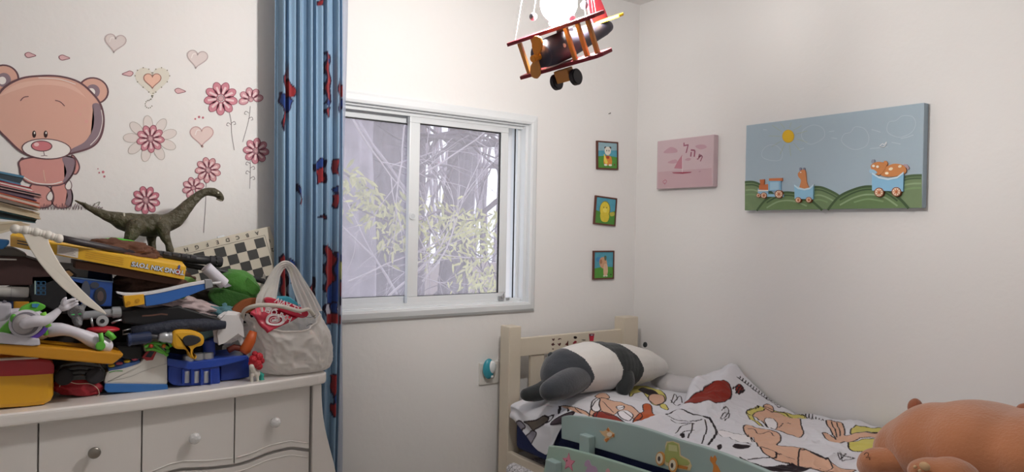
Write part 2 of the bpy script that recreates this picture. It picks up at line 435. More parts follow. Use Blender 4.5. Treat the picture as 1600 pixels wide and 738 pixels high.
branch_thing(548, 180, 1.0, 50, 75, .75, .007, 'pale thin bare twig arching down the left pane view', white_twig, 21, 2)
branch_thing(640, 175, 1.0, -40, 60, .6, .006, 'pale forked twig hanging beside the window divider', white_twig, 22, 2)
branch_thing(545, 440, 1.0, 60, -20, .7, .006, 'pale bare twig low in the left pane view', white_twig, 23, 2)
branch_thing(600, 470, .9, 60, -70, .55, .009, 'whitish diagonal twig near the bottom of the divider', white_twig, 24, 1)
branch_thing(660, 440, 1.1, 70, -60, .8, .007, 'pale twig fan low behind the right pane', white_twig, 25, 3)
branch_thing(665, 270, 1.1, 70, -60, .7, .006, 'pale twig fan high behind the right pane', white_twig, 26, 3)
branch_thing(770, 400, 1.3, -60, 20, .7, .006, 'pale twigs spreading leftward from the right of the window view', white_twig, 27, 3)
branch_thing(700, 330, 3.6, 20, -60, 1.5, .06, 'broad dark forked limb rising through the middle of the right pane view', M('#6f6670', .9), 41, 3)
branch_thing(760, 190, 3.2, -50, 40, 1.2, .03, 'tangle of dark boughs at the top right corner of the window view', M('#6f6670', .9), 43, 3)
branch_thing(665, 220, 3.2, 60, -10, 1.2, .03, 'tangle of dark boughs at the top beside the window divider', M('#6a616b', .9), 44, 3)
branch_thing(780, 260, 3.4, -60, -10, 1.2, .03, 'grey boughs reaching left across the bright sky at mid height', M('#7a717b', .9), 45, 3)
branch_thing(560, 190, 1.6, 30, 70, 1.0, .012, 'grey twig tangle before the wide trunk', M('#b5acb6', .9), 46, 3)
branch_thing(620, 460, 1.6, -30, -60, .9, .010, 'light twig tangle low before the wide trunk', M('#c4bcc5', .9), 47, 3)
leafA = M('#dedd98', .55, var=.25, vscale=20); leafB = M('#b9bc7c', .55, var=.3, vscale=20)
def leafy(pts_px, y, n, spread, label, seed, size=.055):
    rnd = random.Random(seed); pts = [PY(a, b, y) for a, b in pts_px]; c = cr([tuple(p) for p in pts], 8)
    root = thing('leafy_branch', label, 'branch', tuple(c[0])); st = MB(); st.tube(c, [.008, .003], grey_twig, seg=6)
    lf = MB()
    for i in range(n):
        p = Vector(c[rnd.randrange(len(c))]) + Vector((rnd.gauss(0, spread), rnd.gauss(0, .08), rnd.gauss(0, spread) - spread * .4))
        a = rnd.uniform(-3.3, .15); u = Vector((math.cos(a), rnd.uniform(-.4, .4), math.sin(a))).normalized(); v = u.cross(Vector((0, 1, rnd.uniform(-.6, .6)))).normalized(); L = size * rnd.uniform(.7, 1.3); w = L * .14
        bend = Vector((0, 0, -L * .12))
        b = bmesh.new(); vs = [b.verts.new(q) for q in (p, p + u * L * .3 + v * w, p + u * L * .7 + v * w * .8 + bend * .5, p + u * L + bend, p + u * L * .7 - v * w * .8 + bend * .5, p + u * L * .3 - v * w)]
        b.faces.new(vs); lf._join(b, leafA if rnd.random() < .6 else leafB, False)
    st.build('stem', root); tag(lf.build('leaves', root), kind='stuff')
leafy([(535, 268), (560, 285), (590, 305), (610, 335)], 1.0, 120, .05, 'yellow-green leafy branch at the left edge of the window view', 31)
leafy([(548, 320), (580, 335), (620, 350), (650, 352)], 1.1, 60, .035, 'short sprig of pale leaves left of the window divider', 32)
leafy([(625, 380), (610, 372), (600, 360)], 1.1, 40, .05, 'small hanging tuft of green leaves left of the divider', 33)
leafy([(655, 345), (690, 330), (730, 345), (770, 335)], 1.2, 150, .06, 'arching branch of yellow-green leaves behind the right pane', 34)
leafy([(700, 360), (730, 350), (775, 375)], 1.5, 130, .08, 'bushy spray of pale leaves at mid right of the window view', 35)
leafy([(735, 400), (750, 420), (775, 440)], 1.3, 150, .09, 'drooping pale green leaves at the lower right of the window view', 36)
leafy([(660, 400), (680, 385), (700, 380)], 1.4, 40, .05, 'few yellowish leaves low beside the divider on its right', 37)
random.seed(9)

# ================================================================== CURTAIN
cx0, cx1 = PY(427, 100, -.12).x, PY(536, 150, -.12).x
cloth_blue = M_attr('curtain_cloth', .85, .3, 300, .15, trans=.12)
def fold(s, z):
    a = s * 2 * PI * 7.5
    k = .75 + .25 * math.sin(z * 1.1 + s * 5)
    return -.115 + .021 * k * math.sin(a + .35 * math.sin(z * .9)) + .012 * math.sin(a * 1.7 + 1.3 + .4 * z)
def cf(u, v):
    z = .03 + 2.60 * v
    s = u; x = cx0 + (cx1 - cx0) * s + .005 * math.sin(s * 2 * PI * 7.5 + 1.2) + .034 * (1 - v) * (1 - s) + .012 * math.sin(z * 1.4) * s
    return Vector((x, fold(s, z), z))
mb = MB(); mb.grid(cf, 260, 420, cloth_blue)
me = bpy.data.meshes.new('curtain'); mb.bm.to_mesh(me); mb.bm.free(); me.materials.append(cloth_blue)
def P2(px, py): p = PY(px, py, -.125); return (p.x, p.z)
RED, BLU, YEL, WHT = '#943034', '#2b4585', '#c5c86a', '#c9c6d2'
cur_shapes = [
 (RED, [(442, 120), (447, 97), (449, 120), (456, 130), (464, 143), (459, 152), (446, 150)]), (BLU, [(437, 146), (450, 150), (459, 158), (455, 170), (444, 176), (438, 160)]), (RED, [(441, 172), (447, 176), (443, 200), (441, 205)]),
 (RED, [(509, 83), (517, 84), (517, 110), (519, 140), (517, 155), (509, 152)]), (BLU, [(509, 152), (518, 156), (517, 168), (509, 163)]), (RED, [(509, 172), (519, 165), (516, 180), (510, 184)]), (BLU, [(512, 90), (517, 90), (517, 97), (513, 97)]),
 (RED, [(527, 124), (538, 134), (540, 150), (527, 150)]), (BLU, [(527, 152), (539, 154), (536, 170), (528, 177)]),
 (RED, [(497, 0), (506, 0), (505, 9), (498, 7)]),
 (BLU, [(494, 255), (501, 247), (508, 250), (509, 262), (497, 284)]), (RED, [(496, 265), (508, 262), (508, 286), (497, 287)]), (RED, [(520, 250), (527, 250), (527, 275), (522, 272)]),
 (BLU, [(466, 288), (471, 296), (473, 316), (467, 306)]), (RED, [(468, 306), (474, 312), (472, 320), (468, 318)]), (BLU, [(521, 296), (527, 292), (527, 306)]), (RED, [(521, 306), (527, 304), (526, 328), (521, 322)]),
 (RED, [(497, 340), (508, 336), (508, 342)]),
 (RED, [(508, 384), (514, 381), (521, 392), (525, 415), (526, 450), (518, 470), (508, 455)]), (BLU, [(524, 395), (535, 397), (544, 405), (546, 440), (540, 470), (526, 472), (512, 478), (508, 462), (522, 440)]), (YEL, [(528, 405), (541, 412), (543, 430), (530, 438)]), (RED, [(528, 440), (545, 436), (545, 470), (535, 478)]),
 (RED, [(436, 404), (441, 396), (448, 410), (450, 470), (440, 476)]), (BLU, [(450, 404), (463, 412), (462, 440), (455, 445)]), (YEL, [(452, 414), (460, 420), (459, 434), (453, 436)]),
 (RED, [(484, 450), (491, 432), (493, 448), (490, 500), (484, 506)]), (RED, [(470, 452), (480, 450), (480, 490), (472, 490)]),
 (WHT, [(508, 474), (545, 478), (545, 500), (508, 496)]), (RED, [(508, 490), (545, 494), (545, 506), (508, 507)]), (BLU, [(518, 476), (526, 474), (526, 490), (520, 490)]),
 (RED, [(517, 588), (526, 585), (527, 618), (520, 622)]), (BLU, [(519, 622), (527, 610), (527, 630), (521, 632)]), (RED, [(518, 634), (527, 628), (527, 650), (519, 652)])]
def dye_curtain(co):
    n = len(co); base = np.array(lin('#86a3bd')); c = np.tile(base, (n, 1))
    w = .5 + .5 * np.sin(co[:, 0] * 900) * np.sin(co[:, 2] * 700); c *= (0.97 + .05 * w)[:, None]
    X, Z = co[:, 0] + .003 * np.sin(co[:, 2] * 80), co[:, 2] + .003 * np.sin(co[:, 0] * 110)
    for h, pl in cur_shapes:
        k = [P2(*q) for q in pl]; m = inside(X, Z, k); c[m] = lin(h)
        e = near(X, Z, k, .0022, True); c[e] = lin('#2a2038')
    return c
paint(me, dye_curtain)
cur = tag(link('window_curtain', me, org=((cx0 + cx1) / 2, -.115, .03)), 'long light blue curtain with red and blue prints hanging left of the window', 'curtain')
for p in me.polygons: p.use_smooth = True
mb = MB(); lx0, lx1 = cx1 - .012, cx1 + .022
mb.grid(lambda u, v: Vector((lx0 + (lx1 - lx0) * u + .006 * math.sin(v * 9) * u, -.10 + .012 * math.sin(u * 5 + v * 3), .03 + 2.6 * v)), 10, 60, M_mix('sheer_lining', '#b3bdd2', .25, .8, .5))
mb.build('lining', cur)
mb = MB(); mb.cyl((-2.3, -.115, 2.655), (-.5, -.115, 2.655), .012, M('#c8c8c8', .3, metal=.8)); mb.ell((-2.31, -.115, 2.655), .022, M('#c8c8c8', .3, metal=.8)); mb.ell((-.49, -.115, 2.655), .022, M('#c8c8c8', .3, metal=.8))
for x in (-2.25, -.6): mb.cyl((x, 0, 2.655), (x, -.115, 2.655), .007, steel)
tag(mb.build('curtain_rod'), 'metal curtain rod fixed above the window', 'curtain rod')

# ================================================================== AEROPLANE LAMP
def cdir(r, u, t): return (R3 @ Vector((r, u, t))).normalized()      # right, up, towards the eye
LP = PY(875, 74, -1.25)
LX = 0.93
Fd = cdir(.26, .178, -.28); Wd = cdir(.27, .015, .28); Wd = (Wd - Fd * Wd.dot(Fd)).normalized(); Ud = Wd.cross(Fd)
if Ud.z < 0: Ud = -Ud
def L(w, f, u): return LP + (Wd * w + Fd * f + Ud * u) * LX
LR = Matrix((Wd, Fd, Ud)).transposed()
maroon = M('#7a2230', .5, spec=.3); navy = M('#454252', .6, spec=.3); wood = M('#c9873f', .45, coat=.3); orange = M('#e08a1e', .4, coat=.4); yel = M('#f0bf1c', .35, coat=.3); dark = M('#232027', .5)
lamp = thing('aeroplane_lamp', 'hanging wooden toy biplane ceiling lamp with dark body and maroon wings', 'lamp', tuple(LP - Vector((0, 0, .08))))
def wing(u, span, ch, name, dihed=0.0, off=0.0):
    mb = MB(); a = span / 2; out = [(-a, -.3 * ch), (-a * .93, -.5 * ch), (a * .93, -.5 * ch), (a, -.3 * ch), (a, .3 * ch), (a * .93, .5 * ch), (-a * .93, .5 * ch), (-a, .3 * ch)]
    mb.prism([L(w + off, f - .01, u) for w, f in out], Ud * .011 * LX, maroon, .002); return mb.build(name, lamp)
wing(.052, .345, .085, 'wing', 0, .006); wing(-.057, .325, .085, 'wing', 0, .004)
mb = MB(); T = Matrix.Translation(L(0, -.098, 0)) @ frame_mat((0, 0, 0), Wd, -Ud).to_3x3().to_4x4()
axisT = Matrix.Translation(L(0, -.105, 0)) @ Fd.to_track_quat('Z', 'Y').to_matrix().to_4x4()
mb.lathe([(r * LX, z * LX) for r, z in [(.012, -.004), (.03, -.002), (.036, .004), (.036, .012), (.034, .016), (.039, .022), (.043, .06), (.043, .13), (.038, .20), (.031, .27), (.024, .355), (.018, .385), (.006, .392)]], navy, axisT, 28)
fus = mb.build('fuselage', lamp)
for w, f, u, s_ in ((-.0, -.045, .0, .008), (.018, .0, .0, .007)):
    mb = MB(); p = L(w, f, u) + cdir(-.15, -.25, 1) * .0385 * LX; mb.ell(p, (s_, s_, s_), M('#d8c8c4', .5), seg=10); mb.build('painted_dot', fus)
mb = MB(); mb.cyl(L(0, .05, .03), L(0, .05, .044), .026 * LX, dark, 20); mb.prism([L(-.02, .028, .036), L(.02, .028, .036), L(.015, .034, .062), L(-.015, .034, .062)], Fd * .003, M('#8b8f98', .2)); mb.build('cockpit', fus)
for w in (-.118, .068, .10, .138):
    for f in ((-.035,) if w > -.1 else (-.035,)):
        mb = MB(); mb.box(L(w, f + (.0 if w < .1 else .018), -.001), (.012, .010, .104 * LX), wood, LR, .0015); mb.build('strut', lamp)
mb = MB(); mb.box(L(-.112, .025, -.001), (.012, .010, .104 * LX), wood, LR, .0015); mb.build('strut', lamp)
mb = MB(); c = L(0, -.125, 0); mb.cyl(L(0, -.105, 0), L(0, -.14, 0), .010, orange, 14, bevel=.002)
prop = mb.build('propeller_hub', lamp)
bd = (Ud * .85 + Wd * .45).normalized()
for s_ in (1, -1):
    mb = MB(); o = [(0, -.006), (.012, -.009), (.03, -.017), (.05, -.018), (.062, -.01), (.064, 0), (.062, .01), (.05, .018), (.03, .017), (.012, .009), (0, .006)]
    sd = Fd.cross(bd) * s_; mb.prism([c + bd * s_ * a * LX + sd * b * LX for a, b in o], Fd * .008, orange if s_ > 0 else wood, .002); mb.build('propeller_blade', prop)
mb = MB(); mb.prism([L(-.0035, f, u) for f, u in cr([(.20, .018), (.195, .06), (.21, .10), (.245, .125), (.272, .10), (.285, .04), (.285, .012)], 5)], Wd * .007, maroon, .001); mb.build('tail_fin', lamp)
mb = MB(); mb.prism([L(w, f, .020) for w, f in [(-.085, .225), (-.09, .245), (-.075, .272), (.075, .272), (.09, .245), (.085, .225), (.0, .21)]], Ud * .008, yel, .002); mb.build('tailplane', lamp)
gear = MB(); gear.box(L(0, -.02, -.082), (.05, .028, .036), wood, LR, .003); g = gear.build('landing_gear', lamp)
for s_ in (-.038, .038):
    mb = MB(); mb.cyl(L(s_ - .009, -.02, -.096), L(s_ + .009, -.02, -.096), .025 * LX, dark, 24, bevel=.003); mb.build('wheel', g)
mb = MB(); mb.cyl(L(0, .02, .055), L(0, .02, .085), .013, M('#d8d3cf', .5), 14); mb.ell(L(0, .02, .10), .016, M('#d0584e', .4)); mb.build('pilot', lamp)
# cord, socket, glowing globe and hanging strings
gp = PY(873, 6, -1.25)
mb = MB(); mb.cyl((gp.x, gp.y, 2.70), (gp.x, gp.y, 2.67), .06, M('#e6e4e2', .4), 28, bevel=.006); mb.cyl((gp.x, gp.y, 2.68), (gp.x, gp.y, gp.z + .1), .004, M('#e6e4e2', .5), 10); mb.cyl((gp.x, gp.y, gp.z + .105), (gp.x, gp.y, gp.z + .045), .02, M('#e6e4e2', .4), 20, bevel=.003); mb.build('cord_and_socket', lamp)
mb = MB(); mb.ell((gp.x, gp.y, gp.z), .052, M('#fffbf6', .5, emit=BULB, name='lit_bulb'), seg=32); bulb = mb.build('light_bulb', lamp); bulb.visible_shadow = True
for i, (a, c_) in enumerate([(L(-.155, -.01, .06), (-.02, 0)), (L(.15, .0, .06), (.02, 0)), (L(.0, .17, .045), (0, .02)), (L(.14, .03, .06), (.02, .02))]):
    mb = MB(); mb.tube([a, (gp.x + c_[0], gp.y + c_[1], 2.672)], .0013, M('#e9e7e4', .6), seg=6); mb.build('string', lamp)
for i, (bx, by, tx, ty, yy) in enumerate([(833, 26, 841, -30, -1.22), (913, 8, 914, -40, -1.3), (863, 37, 862, 20, -1.2), (893, 28, 895, 12, -1.3)]):
    b_ = PY(bx, by, yy); t_ = PY(tx, ty, yy)
    mb = MB(); mb.ell(b_, .011, M('#77747c', .45), seg=14); 
    o = mb.build('bead', lamp); mb = MB(); mb.tube([b_, t_], .0012, M('#e9e7e4', .6), seg=5); mb.build('string', o)

# ================================================================== DRESSER
white = M('#e6e2df', .38, coat=.25, spec=.5, bump=.02, bscale=30); gapM = M('#2a2522', .9)
DC = PY(60, 690, -.60).x; DR = -1.956; DH = DR - DC; ZT = .95
def bow(x): return -.603 + .085 * ((x - DC) / DH) ** 2
dres = thing('dresser', 'white bow-fronted chest of drawers buried under toys beside the curtain', 'dresser', (DC, -.3, 0))
mb = MB(); N = 40
def topslab(o=0.0, z0=.917, z1=.95, back=-.165):
    xs = [DC - DH + 2 * DH * i / N for i in range(N + 1)]
    fr = [(x, bow(x)) for x in xs]
    # rounded front corners
    pts = [(DC - DH, back)] + [(DC - DH, fr[0][1] + .03)] + [(DC - DH + .012, fr[0][1] + .006)] + fr[1:-1] + [(DR - .012, fr[-1][1] + .006), (DR, fr[-1][1] + .03), (DR, back)]
    return pts
mb.prism([(x, y, .914) for x, y in topslab()], (0, 0, .036), white, .010, 3); mb.build('top', dres)
bx0, bx1 = DC - DH + .03, DR - .03
mb = MB(); fx = lambda x: bow(x) + .035
# carcass set back behind the drawer fronts
pts = [(bx0, -.175)] + [(bx0 + (bx1 - bx0) * i / 30, fx(bx0 + (bx1 - bx0) * i / 30) + .022) for i in range(31)] + [(bx1, -.175)]
mb.prism([(x, y, .10) for x, y in pts], (0, 0, .812), white); mb.build('carcass', dres)
# flared side posts
def post(sgn):
    X = (lambda px_, z: PY(px_, z, -.5).x)
    prof = [(.0, .913), (.002, .86), (.008, .80), (.020, .74), (.036, .68), (.052, .62), (.062, .55), (.062, .45), (.045, .30), (.03, .15), (.04, .02), (.02, 0)]
    o = [(DR - .022 + a, z) for a, z in cr(prof, 4)]
    i_ = [(PY(488, 640, -.5).x, 0.0), (PY(488, 640, -.5).x, .913)]
    pts = [(x, z) for x, z in o] + i_
    if sgn < 0: pts = [(2 * DC - x, z) for x, z in pts]
    yf = bow(DR) + .012
    mb = MB(); mb.prism([(x, yf, z) for x, z in pts], (0, .05, 0), white, .003)
    mb.build('side_post', dres)
post(1); post(-1)
xe = PY(487, 640, -.5).x - .003
cols_px = [367, 222, 60]; cx = [xe] + [PY(p, 690, bow(PY(p, 690, -.55).x) + .03).x for p in cols_px]
cx = cx + [2 * DC - cx[2], 2 * DC - cx[1], 2 * DC - cx[0]][0:3]
cx = sorted(set(round(c, 4) for c in cx))[::-1]
wv_px = [(486, 704), (455.6, 700), (422, 707.6), (388, 721.7), (366.8, 727.5), (325, 732), (283.5, 733.5), (265, 738), (240, 748), (220, 756)]
wv = [PY(a, b, bow(PY(a, b, -.52).x) + .03) for a, b in wv_px]
wx = [p.x for p in wv][::-1]; wz = [p.z for p in wv][::-1]
wx = wx + []; 
def wave(x):
    x = DC + abs(x - DC); return float(np.interp(x, wx, wz))
def front(x0, x1, ztop, zbot, name, par, inset=0.0):
    g = .0022; n = 26; xs = [x0 + g + (x1 - x0 - 2 * g) * i / n for i in range(n + 1)]
    def mk(xs, dz, y_off, th, m=white):
        b = bmesh.new(); A = []
        for x in xs:
            zt, zb = ztop(x) - g - dz[1], zbot(x) + g + dz[0]
            y = fx(x) + y_off; A.append([b.verts.new(q) for q in ((x, y, zt), (x, y, zb), (x, y + th, zb), (x, y + th, zt))])
        for P, Q in zip(A, A[1:]):
            for k in range(4): b.faces.new((P[k], P[(k + 1) % 4], Q[(k + 1) % 4], Q[k]))
        b.faces.new(A[0][::-1]); b.faces.new(A[-1]); bmesh.ops.recalc_face_normals(b, faces=b.faces[:])
        return b
    mb = MB(); mb._join(mk(xs, (0, 0), 0.0, .021), white, False); o = mb.build(name, par)
    return o
def knob(x, z, kind, par):
    y = fx(x) - .0005
    Tm = Matrix.Translation((x, y, z)) @ Matrix.Rotation(PI / 2, 4, 'X')
    mb = MB()
    if kind:
        mb.lathe([(.009, 0), (.009, .003), (.005, .006), (.005, .012), (.009, .014)], M('#c9c9c9', .2, metal=1), Tm, 18)
        k = bmesh.new(); bmesh.ops.create_icosphere(k, subdivisions=2, radius=.0175); bmesh.ops.scale(k, vec=(1, 1, .75), verts=k.verts); mb._join(k, M('#f6f6f8', .06, spec=1.0, trans=.25, coat=1.0, name='crystal'), False, Matrix.Translation((x, y - .024, z)) @ Matrix.Rotation(PI / 2, 4, 'X'))
        o = mb.build('knob', par)
    else:
        mb.lathe([(.006, 0), (.006, .012), (.013, .015), (.0155, .018), (.0155, .022), (.012, .0245), (.003, .026)], M('#9b968f', .35, metal=1), Tm, 22); o = mb.build('knob', par)
        o['label'] = 'plain round brushed metal knob'
knob_px = [(431, 661, 1), (301, 682, 1), (145, 702, 0)]
for i in range(len(cx) - 1):
    x1, x0 = cx[i], cx[i + 1]
    d = front(x0, x1, lambda x: .9125, lambda x: wave(x) + .001, 'drawer', dres)
    if i < 3:
        p = PY(*knob_px[i][:2], bow(-2.3) + .03); knob(p.x, p.z, knob_px[i][2], d)
    else: knob(2 * DC - PY(301, 682, -.55).x, .73, 1, d)
    # bead line above the waved edge
    n = 24; s_ = MB(); s_.tube([(x0 + .006 + (x1 - x0 - .012) * k / n, fx(x0 + (x1 - x0) * k / n) - .0003, wave(x0 + (x1 - x0) * k / n) + .022) for k in range(n + 1)], .0022, white, seg=6); s_.build('bead_moulding', d)
for (a, b) in ((cx[0], cx[1]), ) if False else ((cx[0], (cx[0] + cx[-1]) / 2), ((cx[0] + cx[-1]) / 2, cx[-1])):
    d = front(b, a, lambda x: wave(x) - .006, lambda x: .44, 'drawer', dres)
    n = 40; s_ = MB(); s_.tube([(b + .006 + (a - b - .012) * k / n, fx(b + (a - b) * k / n) - .0003, wave(b + (a - b) * k / n) - .024) for k in range(n + 1)], .0022, white, seg=6); s_.build('bead_moulding', d)
    knob((a + b) / 2, .54, 1, d)
    d = front(b, a, lambda x: .436, lambda x: .13, 'drawer', dres); knob((a + b) / 2, .29, 1, d)

# ================================================================== WALL STICKERS
def wy(px, py, k=0): p = PY(px, py, 0); return Vector((p.x, -.0006 - .0003 * k, p.z))
WN = (0, -1, 0)
def pp(mb, pts, m, k=0, smooth=0, closed=True):
    q = cr(pts, smooth, True) if smooth else pts
    mb.poly([wy(a, b, k) for a, b in q], m)
def ps(mb, pts, w, m, k=5, closed=False, smooth=6):
    q = cr(pts, smooth, closed) if smooth else pts
    mb.strip([wy(a, b, k) for a, b in q], w * .00235, m, WN, closed)
def sm(h): return M(h, .7, spec=.2)
skin, skin2, shade, line_, pinkn, whit, pinkb = sm('#d8ab9c'), sm('#e0b9aa'), sm('#8f7c86'), sm('#6b4f55'), sm('#cf7f86'), sm('#ebe6e3'), sm('#d29892')
Z3 = lambda x, y: (x / 2.46, 30 + y / 2.46)
mb = MB()
bear_head = [(-14, 175), (2, 142), (30, 124), (62, 119), (95, 120), (124, 129), (146, 148), (158, 166), (162, 190), (157, 214), (143, 230), (112, 240), (75, 248), (38, 240), (10, 216), (-6, 198)]
for ear, inn in ((oval(146, 142, 23, 20, 15), oval(143, 144, 11, 11)), (oval(6, 123, 23, 21, 10), oval(4, 126, 11, 11))):
    pp(mb, ear, skin, 0); ps(mb, ear, 2.2, line_, 1, True, 0); pp(mb, [(x + 2, y - 1) for x, y in inn], shade, 2); pp(mb, [(inn[0][0] - 12 + (x - inn[0][0] + 12) * .55, y * .55 + inn[7][1] * 0 + (sum(p[1] for p in inn) / len(inn)) * .45) for x, y in inn], whit, 3)
body = [(33, 250), (31, 265), (34, 277), (45, 286), (68, 290), (94, 289), (109, 279), (117, 262), (113, 246), (75, 244)]
for arm in ([(112, 243), (120, 250), (124, 262), (119, 272), (113, 268)], [(36, 247), (31, 252), (32, 262), (38, 258)]):
    pp(mb, arm, pinkb, 0, 5); ps(mb, arm, 1.8, line_, 1, True)
for leg, ft in (([(50, 288), (66, 289), (80, 296), (84, 310), (78, 322), (62, 325), (50, 318), (44, 305)], (78, 305)), ([(82, 290), (100, 287), (111, 297), (113, 312), (108, 323), (92, 325), (82, 318), (80, 302)], (107, 288))):
    pp(mb, leg, pinkb, 2, 5); ps(mb, leg, 1.6, line_, 3, True)
    pp(mb, [(ft[0] - 5, ft[1] + 2), (ft[0] + 1, ft[1] - 6), (ft[0] + 5, ft[1] + 1), (ft[0] + 3, ft[1] + 8), (ft[0] - 3, ft[1] + 8)], whit, 4, 4); ps(mb, [(ft[0] - 5, ft[1] + 2), (ft[0] + 1, ft[1] - 6), (ft[0] + 5, ft[1] + 1), (ft[0] + 3, ft[1] + 8), (ft[0] - 3, ft[1] + 8)], .9, line_, 5, True)
pp(mb, [(104, 296), (113, 300), (114, 314), (108, 323), (102, 318), (106, 306)], shade, 3, 4)
pp(mb, body, pinkb, 4, 5); ps(mb, body, 2, line_, 5, True)
pp(mb, [(97, 247), (113, 246), (117, 262), (109, 279), (98, 285), (104, 268)], shade, 5, 4)
ps(mb, [(37, 277), (55, 286), (80, 288), (97, 284)], 1.5, whit, 6); ps(mb, [(68, 266), (69, 275), (71, 284)], 1.2, skin2, 6)
pp(mb, bear_head, skin, 7, 6)
pp(mb, [(0, 150), (25, 132), (60, 126), (95, 128), (120, 138), (140, 160), (130, 150), (100, 136), (60, 133), (28, 140)], skin2, 8, 5)
pp(mb, [(144, 164), (156, 164), (161, 190), (156, 212), (142, 229), (112, 239), (112, 233), (132, 222), (144, 204), (147, 184)], shade, 8, 4)
ps(mb, bear_head, 2.6, line_, 9, True); ps(mb, [(158, 172), (160, 190), (154, 212), (141, 227)], .9, whit, 10); ps(mb, [(60, 122), (92, 124), (118, 132)], .9, whit, 10)
mz = oval(72.5, 233, 38, 15.5, 3); pp(mb, mz, whit, 10); ps(mb, mz, 1.3, line_, 11, True, 0)
nz = oval(65, 228.5, 16, 8, 2); pp(mb, nz, pinkn, 11); ps(mb, nz, 1.2, line_, 12, True, 0); pp(mb, oval(57, 226, 4, 3), sm('#f0c9cb'), 12)
ps(mb, [(68, 237), (69, 243), (64, 244)], .8, line_, 11); ps(mb, [(69, 243), (74, 244)], .8, line_, 11)
for ex in (53.3, 71.3):
    pp(mb, oval(ex, 210, 3.1, 5.6), sm('#3a2a2c'), 9); pp(mb, oval(ex + .6, 208, 1.1, 1.9), whit, 10)
ps(mb, [(31.7, 158), (37, 152.5), (44.7, 151)], 1.2, line_, 9); ps(mb, [(86, 157), (94, 159.5), (101, 166)], 1.2, line_, 9)
for a, b, r in ((118, 174, 2.5), (127, 169, 1.6), (126, 179, 2), (132, 165, 1.3), (135, 190, 3)): pp(mb, oval(a, b, r, r), sm('#dba69d'), 9)
bearst = tag(mb.build('bear_sticker', org=tuple(wy(70, 325))), 'large pink teddy bear wall sticker left of the flower stickers', 'wall sticker')
mb = MB(); rnd = random.Random(3); x = 52
while x < 160:
    h = rnd.uniform(4, 11); ps(mb, [(x, 328), (x + rnd.uniform(1, 4), 328 - h), (x + rnd.uniform(3, 6), 326)], .9, sm('#7d656b'), 6, False, 0); x += rnd.uniform(3, 6)
ps(mb, [(140, 326), (150, 318), (156, 316), (153, 322)], .9, sm('#8b8a80'), 6); ps(mb, [(135, 324), (133, 316)], .9, sm('#8b8a80'), 6)
mb.build('grass_sticker', bearst)
FG = 'pink flower wall stickers'; HG = 'pale heart wall stickers'
def flower(cx_, cy_, r, n, col, label, stem=None, a0=0, petals=None, curls=(), outl='#9c5f6d', inner='#c7a0a4', dotted=0):
    mb = MB(); m = sm(col); lo = sm(outl); fc = sm('#e3c6c8')
    if dotted:
        for i in range(n):
            a = a0 + .3 + 2 * PI * i / n; ca, sa = math.cos(a), math.sin(a); o = oval(cx_ + ca * r * 1.0, cy_ + sa * r * .8, r * .42, r * .24, math.degrees(a), 16)
            pp(mb, o, sm('#dcd3d0'), 0)
            for j in range(0, 16): ps(mb, [o[j], o[(j + 1) % 16]], .8, sm('#b7aea8'), 1, False, 0)
        r = r * .72
    for i in (petals if petals is not None else range(n)):
        a = a0 + 2 * PI * i / n; ca, sa = math.cos(a), math.sin(a); o = oval(cx_ + ca * r * .62, cy_ + sa * r * .62, r * .39, r * (.25 if n > 8 else .28), math.degrees(a), 18)
        pp(mb, o, m, 2); ps(mb, [(cx_ + ca * r * .3, cy_ + sa * r * .3), (cx_ + ca * r * .8, cy_ + sa * r * .72)], 3.4, fc, 3, False, 0); ps(mb, o, 1.0, lo, 4, True, 0)
    pp(mb, oval(cx_, cy_, r * .17, r * .17), sm(inner), 5); ps(mb, oval(cx_, cy_, r * .17, r * .17, 0, 14), .8, lo, 6, True, 0)
    if stem: ps(mb, stem, .8, sm('#6d6368'), 1)
    for (a, b, q) in curls: ps(mb, [(a, b), (a + q * 5, b - 3), (a + q * 7, b + 1), (a + q * 4, b + 2)], .8, sm('#6d6368'), 1)
    return tag(mb.build('flower_sticker', org=tuple(wy(cx_, cy_))), label, 'wall sticker', FG)
flower(345, 154, 26, 9, '#c98793', 'large pink flower sticker with the long stem at the upper middle of the flowers', [(357, 170), (361, 190), (362, 210), (366, 235)], .2, curls=((361, 195, -1), (361, 193, 1)))
flower(392, 156, 19, 8, '#cf9ea6', 'half opened pink flower sticker highest and nearest the curtain', [(391, 166), (389, 185), (384, 205), (379, 222)], -.2, petals=[7, 6, 5, 4, 0], curls=((389, 177, -1), (388, 186, 1)))
flower(235, 217, 30, 9, '#cb8b97', 'double flower sticker with a ring of dotted outline petals around it', None, .1, dotted=1)
flower(400, 236, 20, 8, '#c58893', 'dark pink flower sticker close to the curtain with curled stem', [(391, 250), (391, 270), (390, 295)], .1, curls=((391, 256, -1), (391, 263, 1), (391, 270, -1), (391, 279, 1)))
flower(325, 266, 20, 9, '#d2a1a4', 'pale flower sticker whose stem runs down behind the dinosaur head', [(322, 284), (321, 320), (318, 364)], .3)
flower(302, 294, 17, 8, '#d3a0a8', 'pale flower sticker partly behind the dinosaur neck', None, .5, petals=[2, 3, 4, 5, 6, 7, 0])
flower(228, 313, 22, 9, '#c77d8c', 'bright pink flower sticker just above the dinosaur back', None, .25)
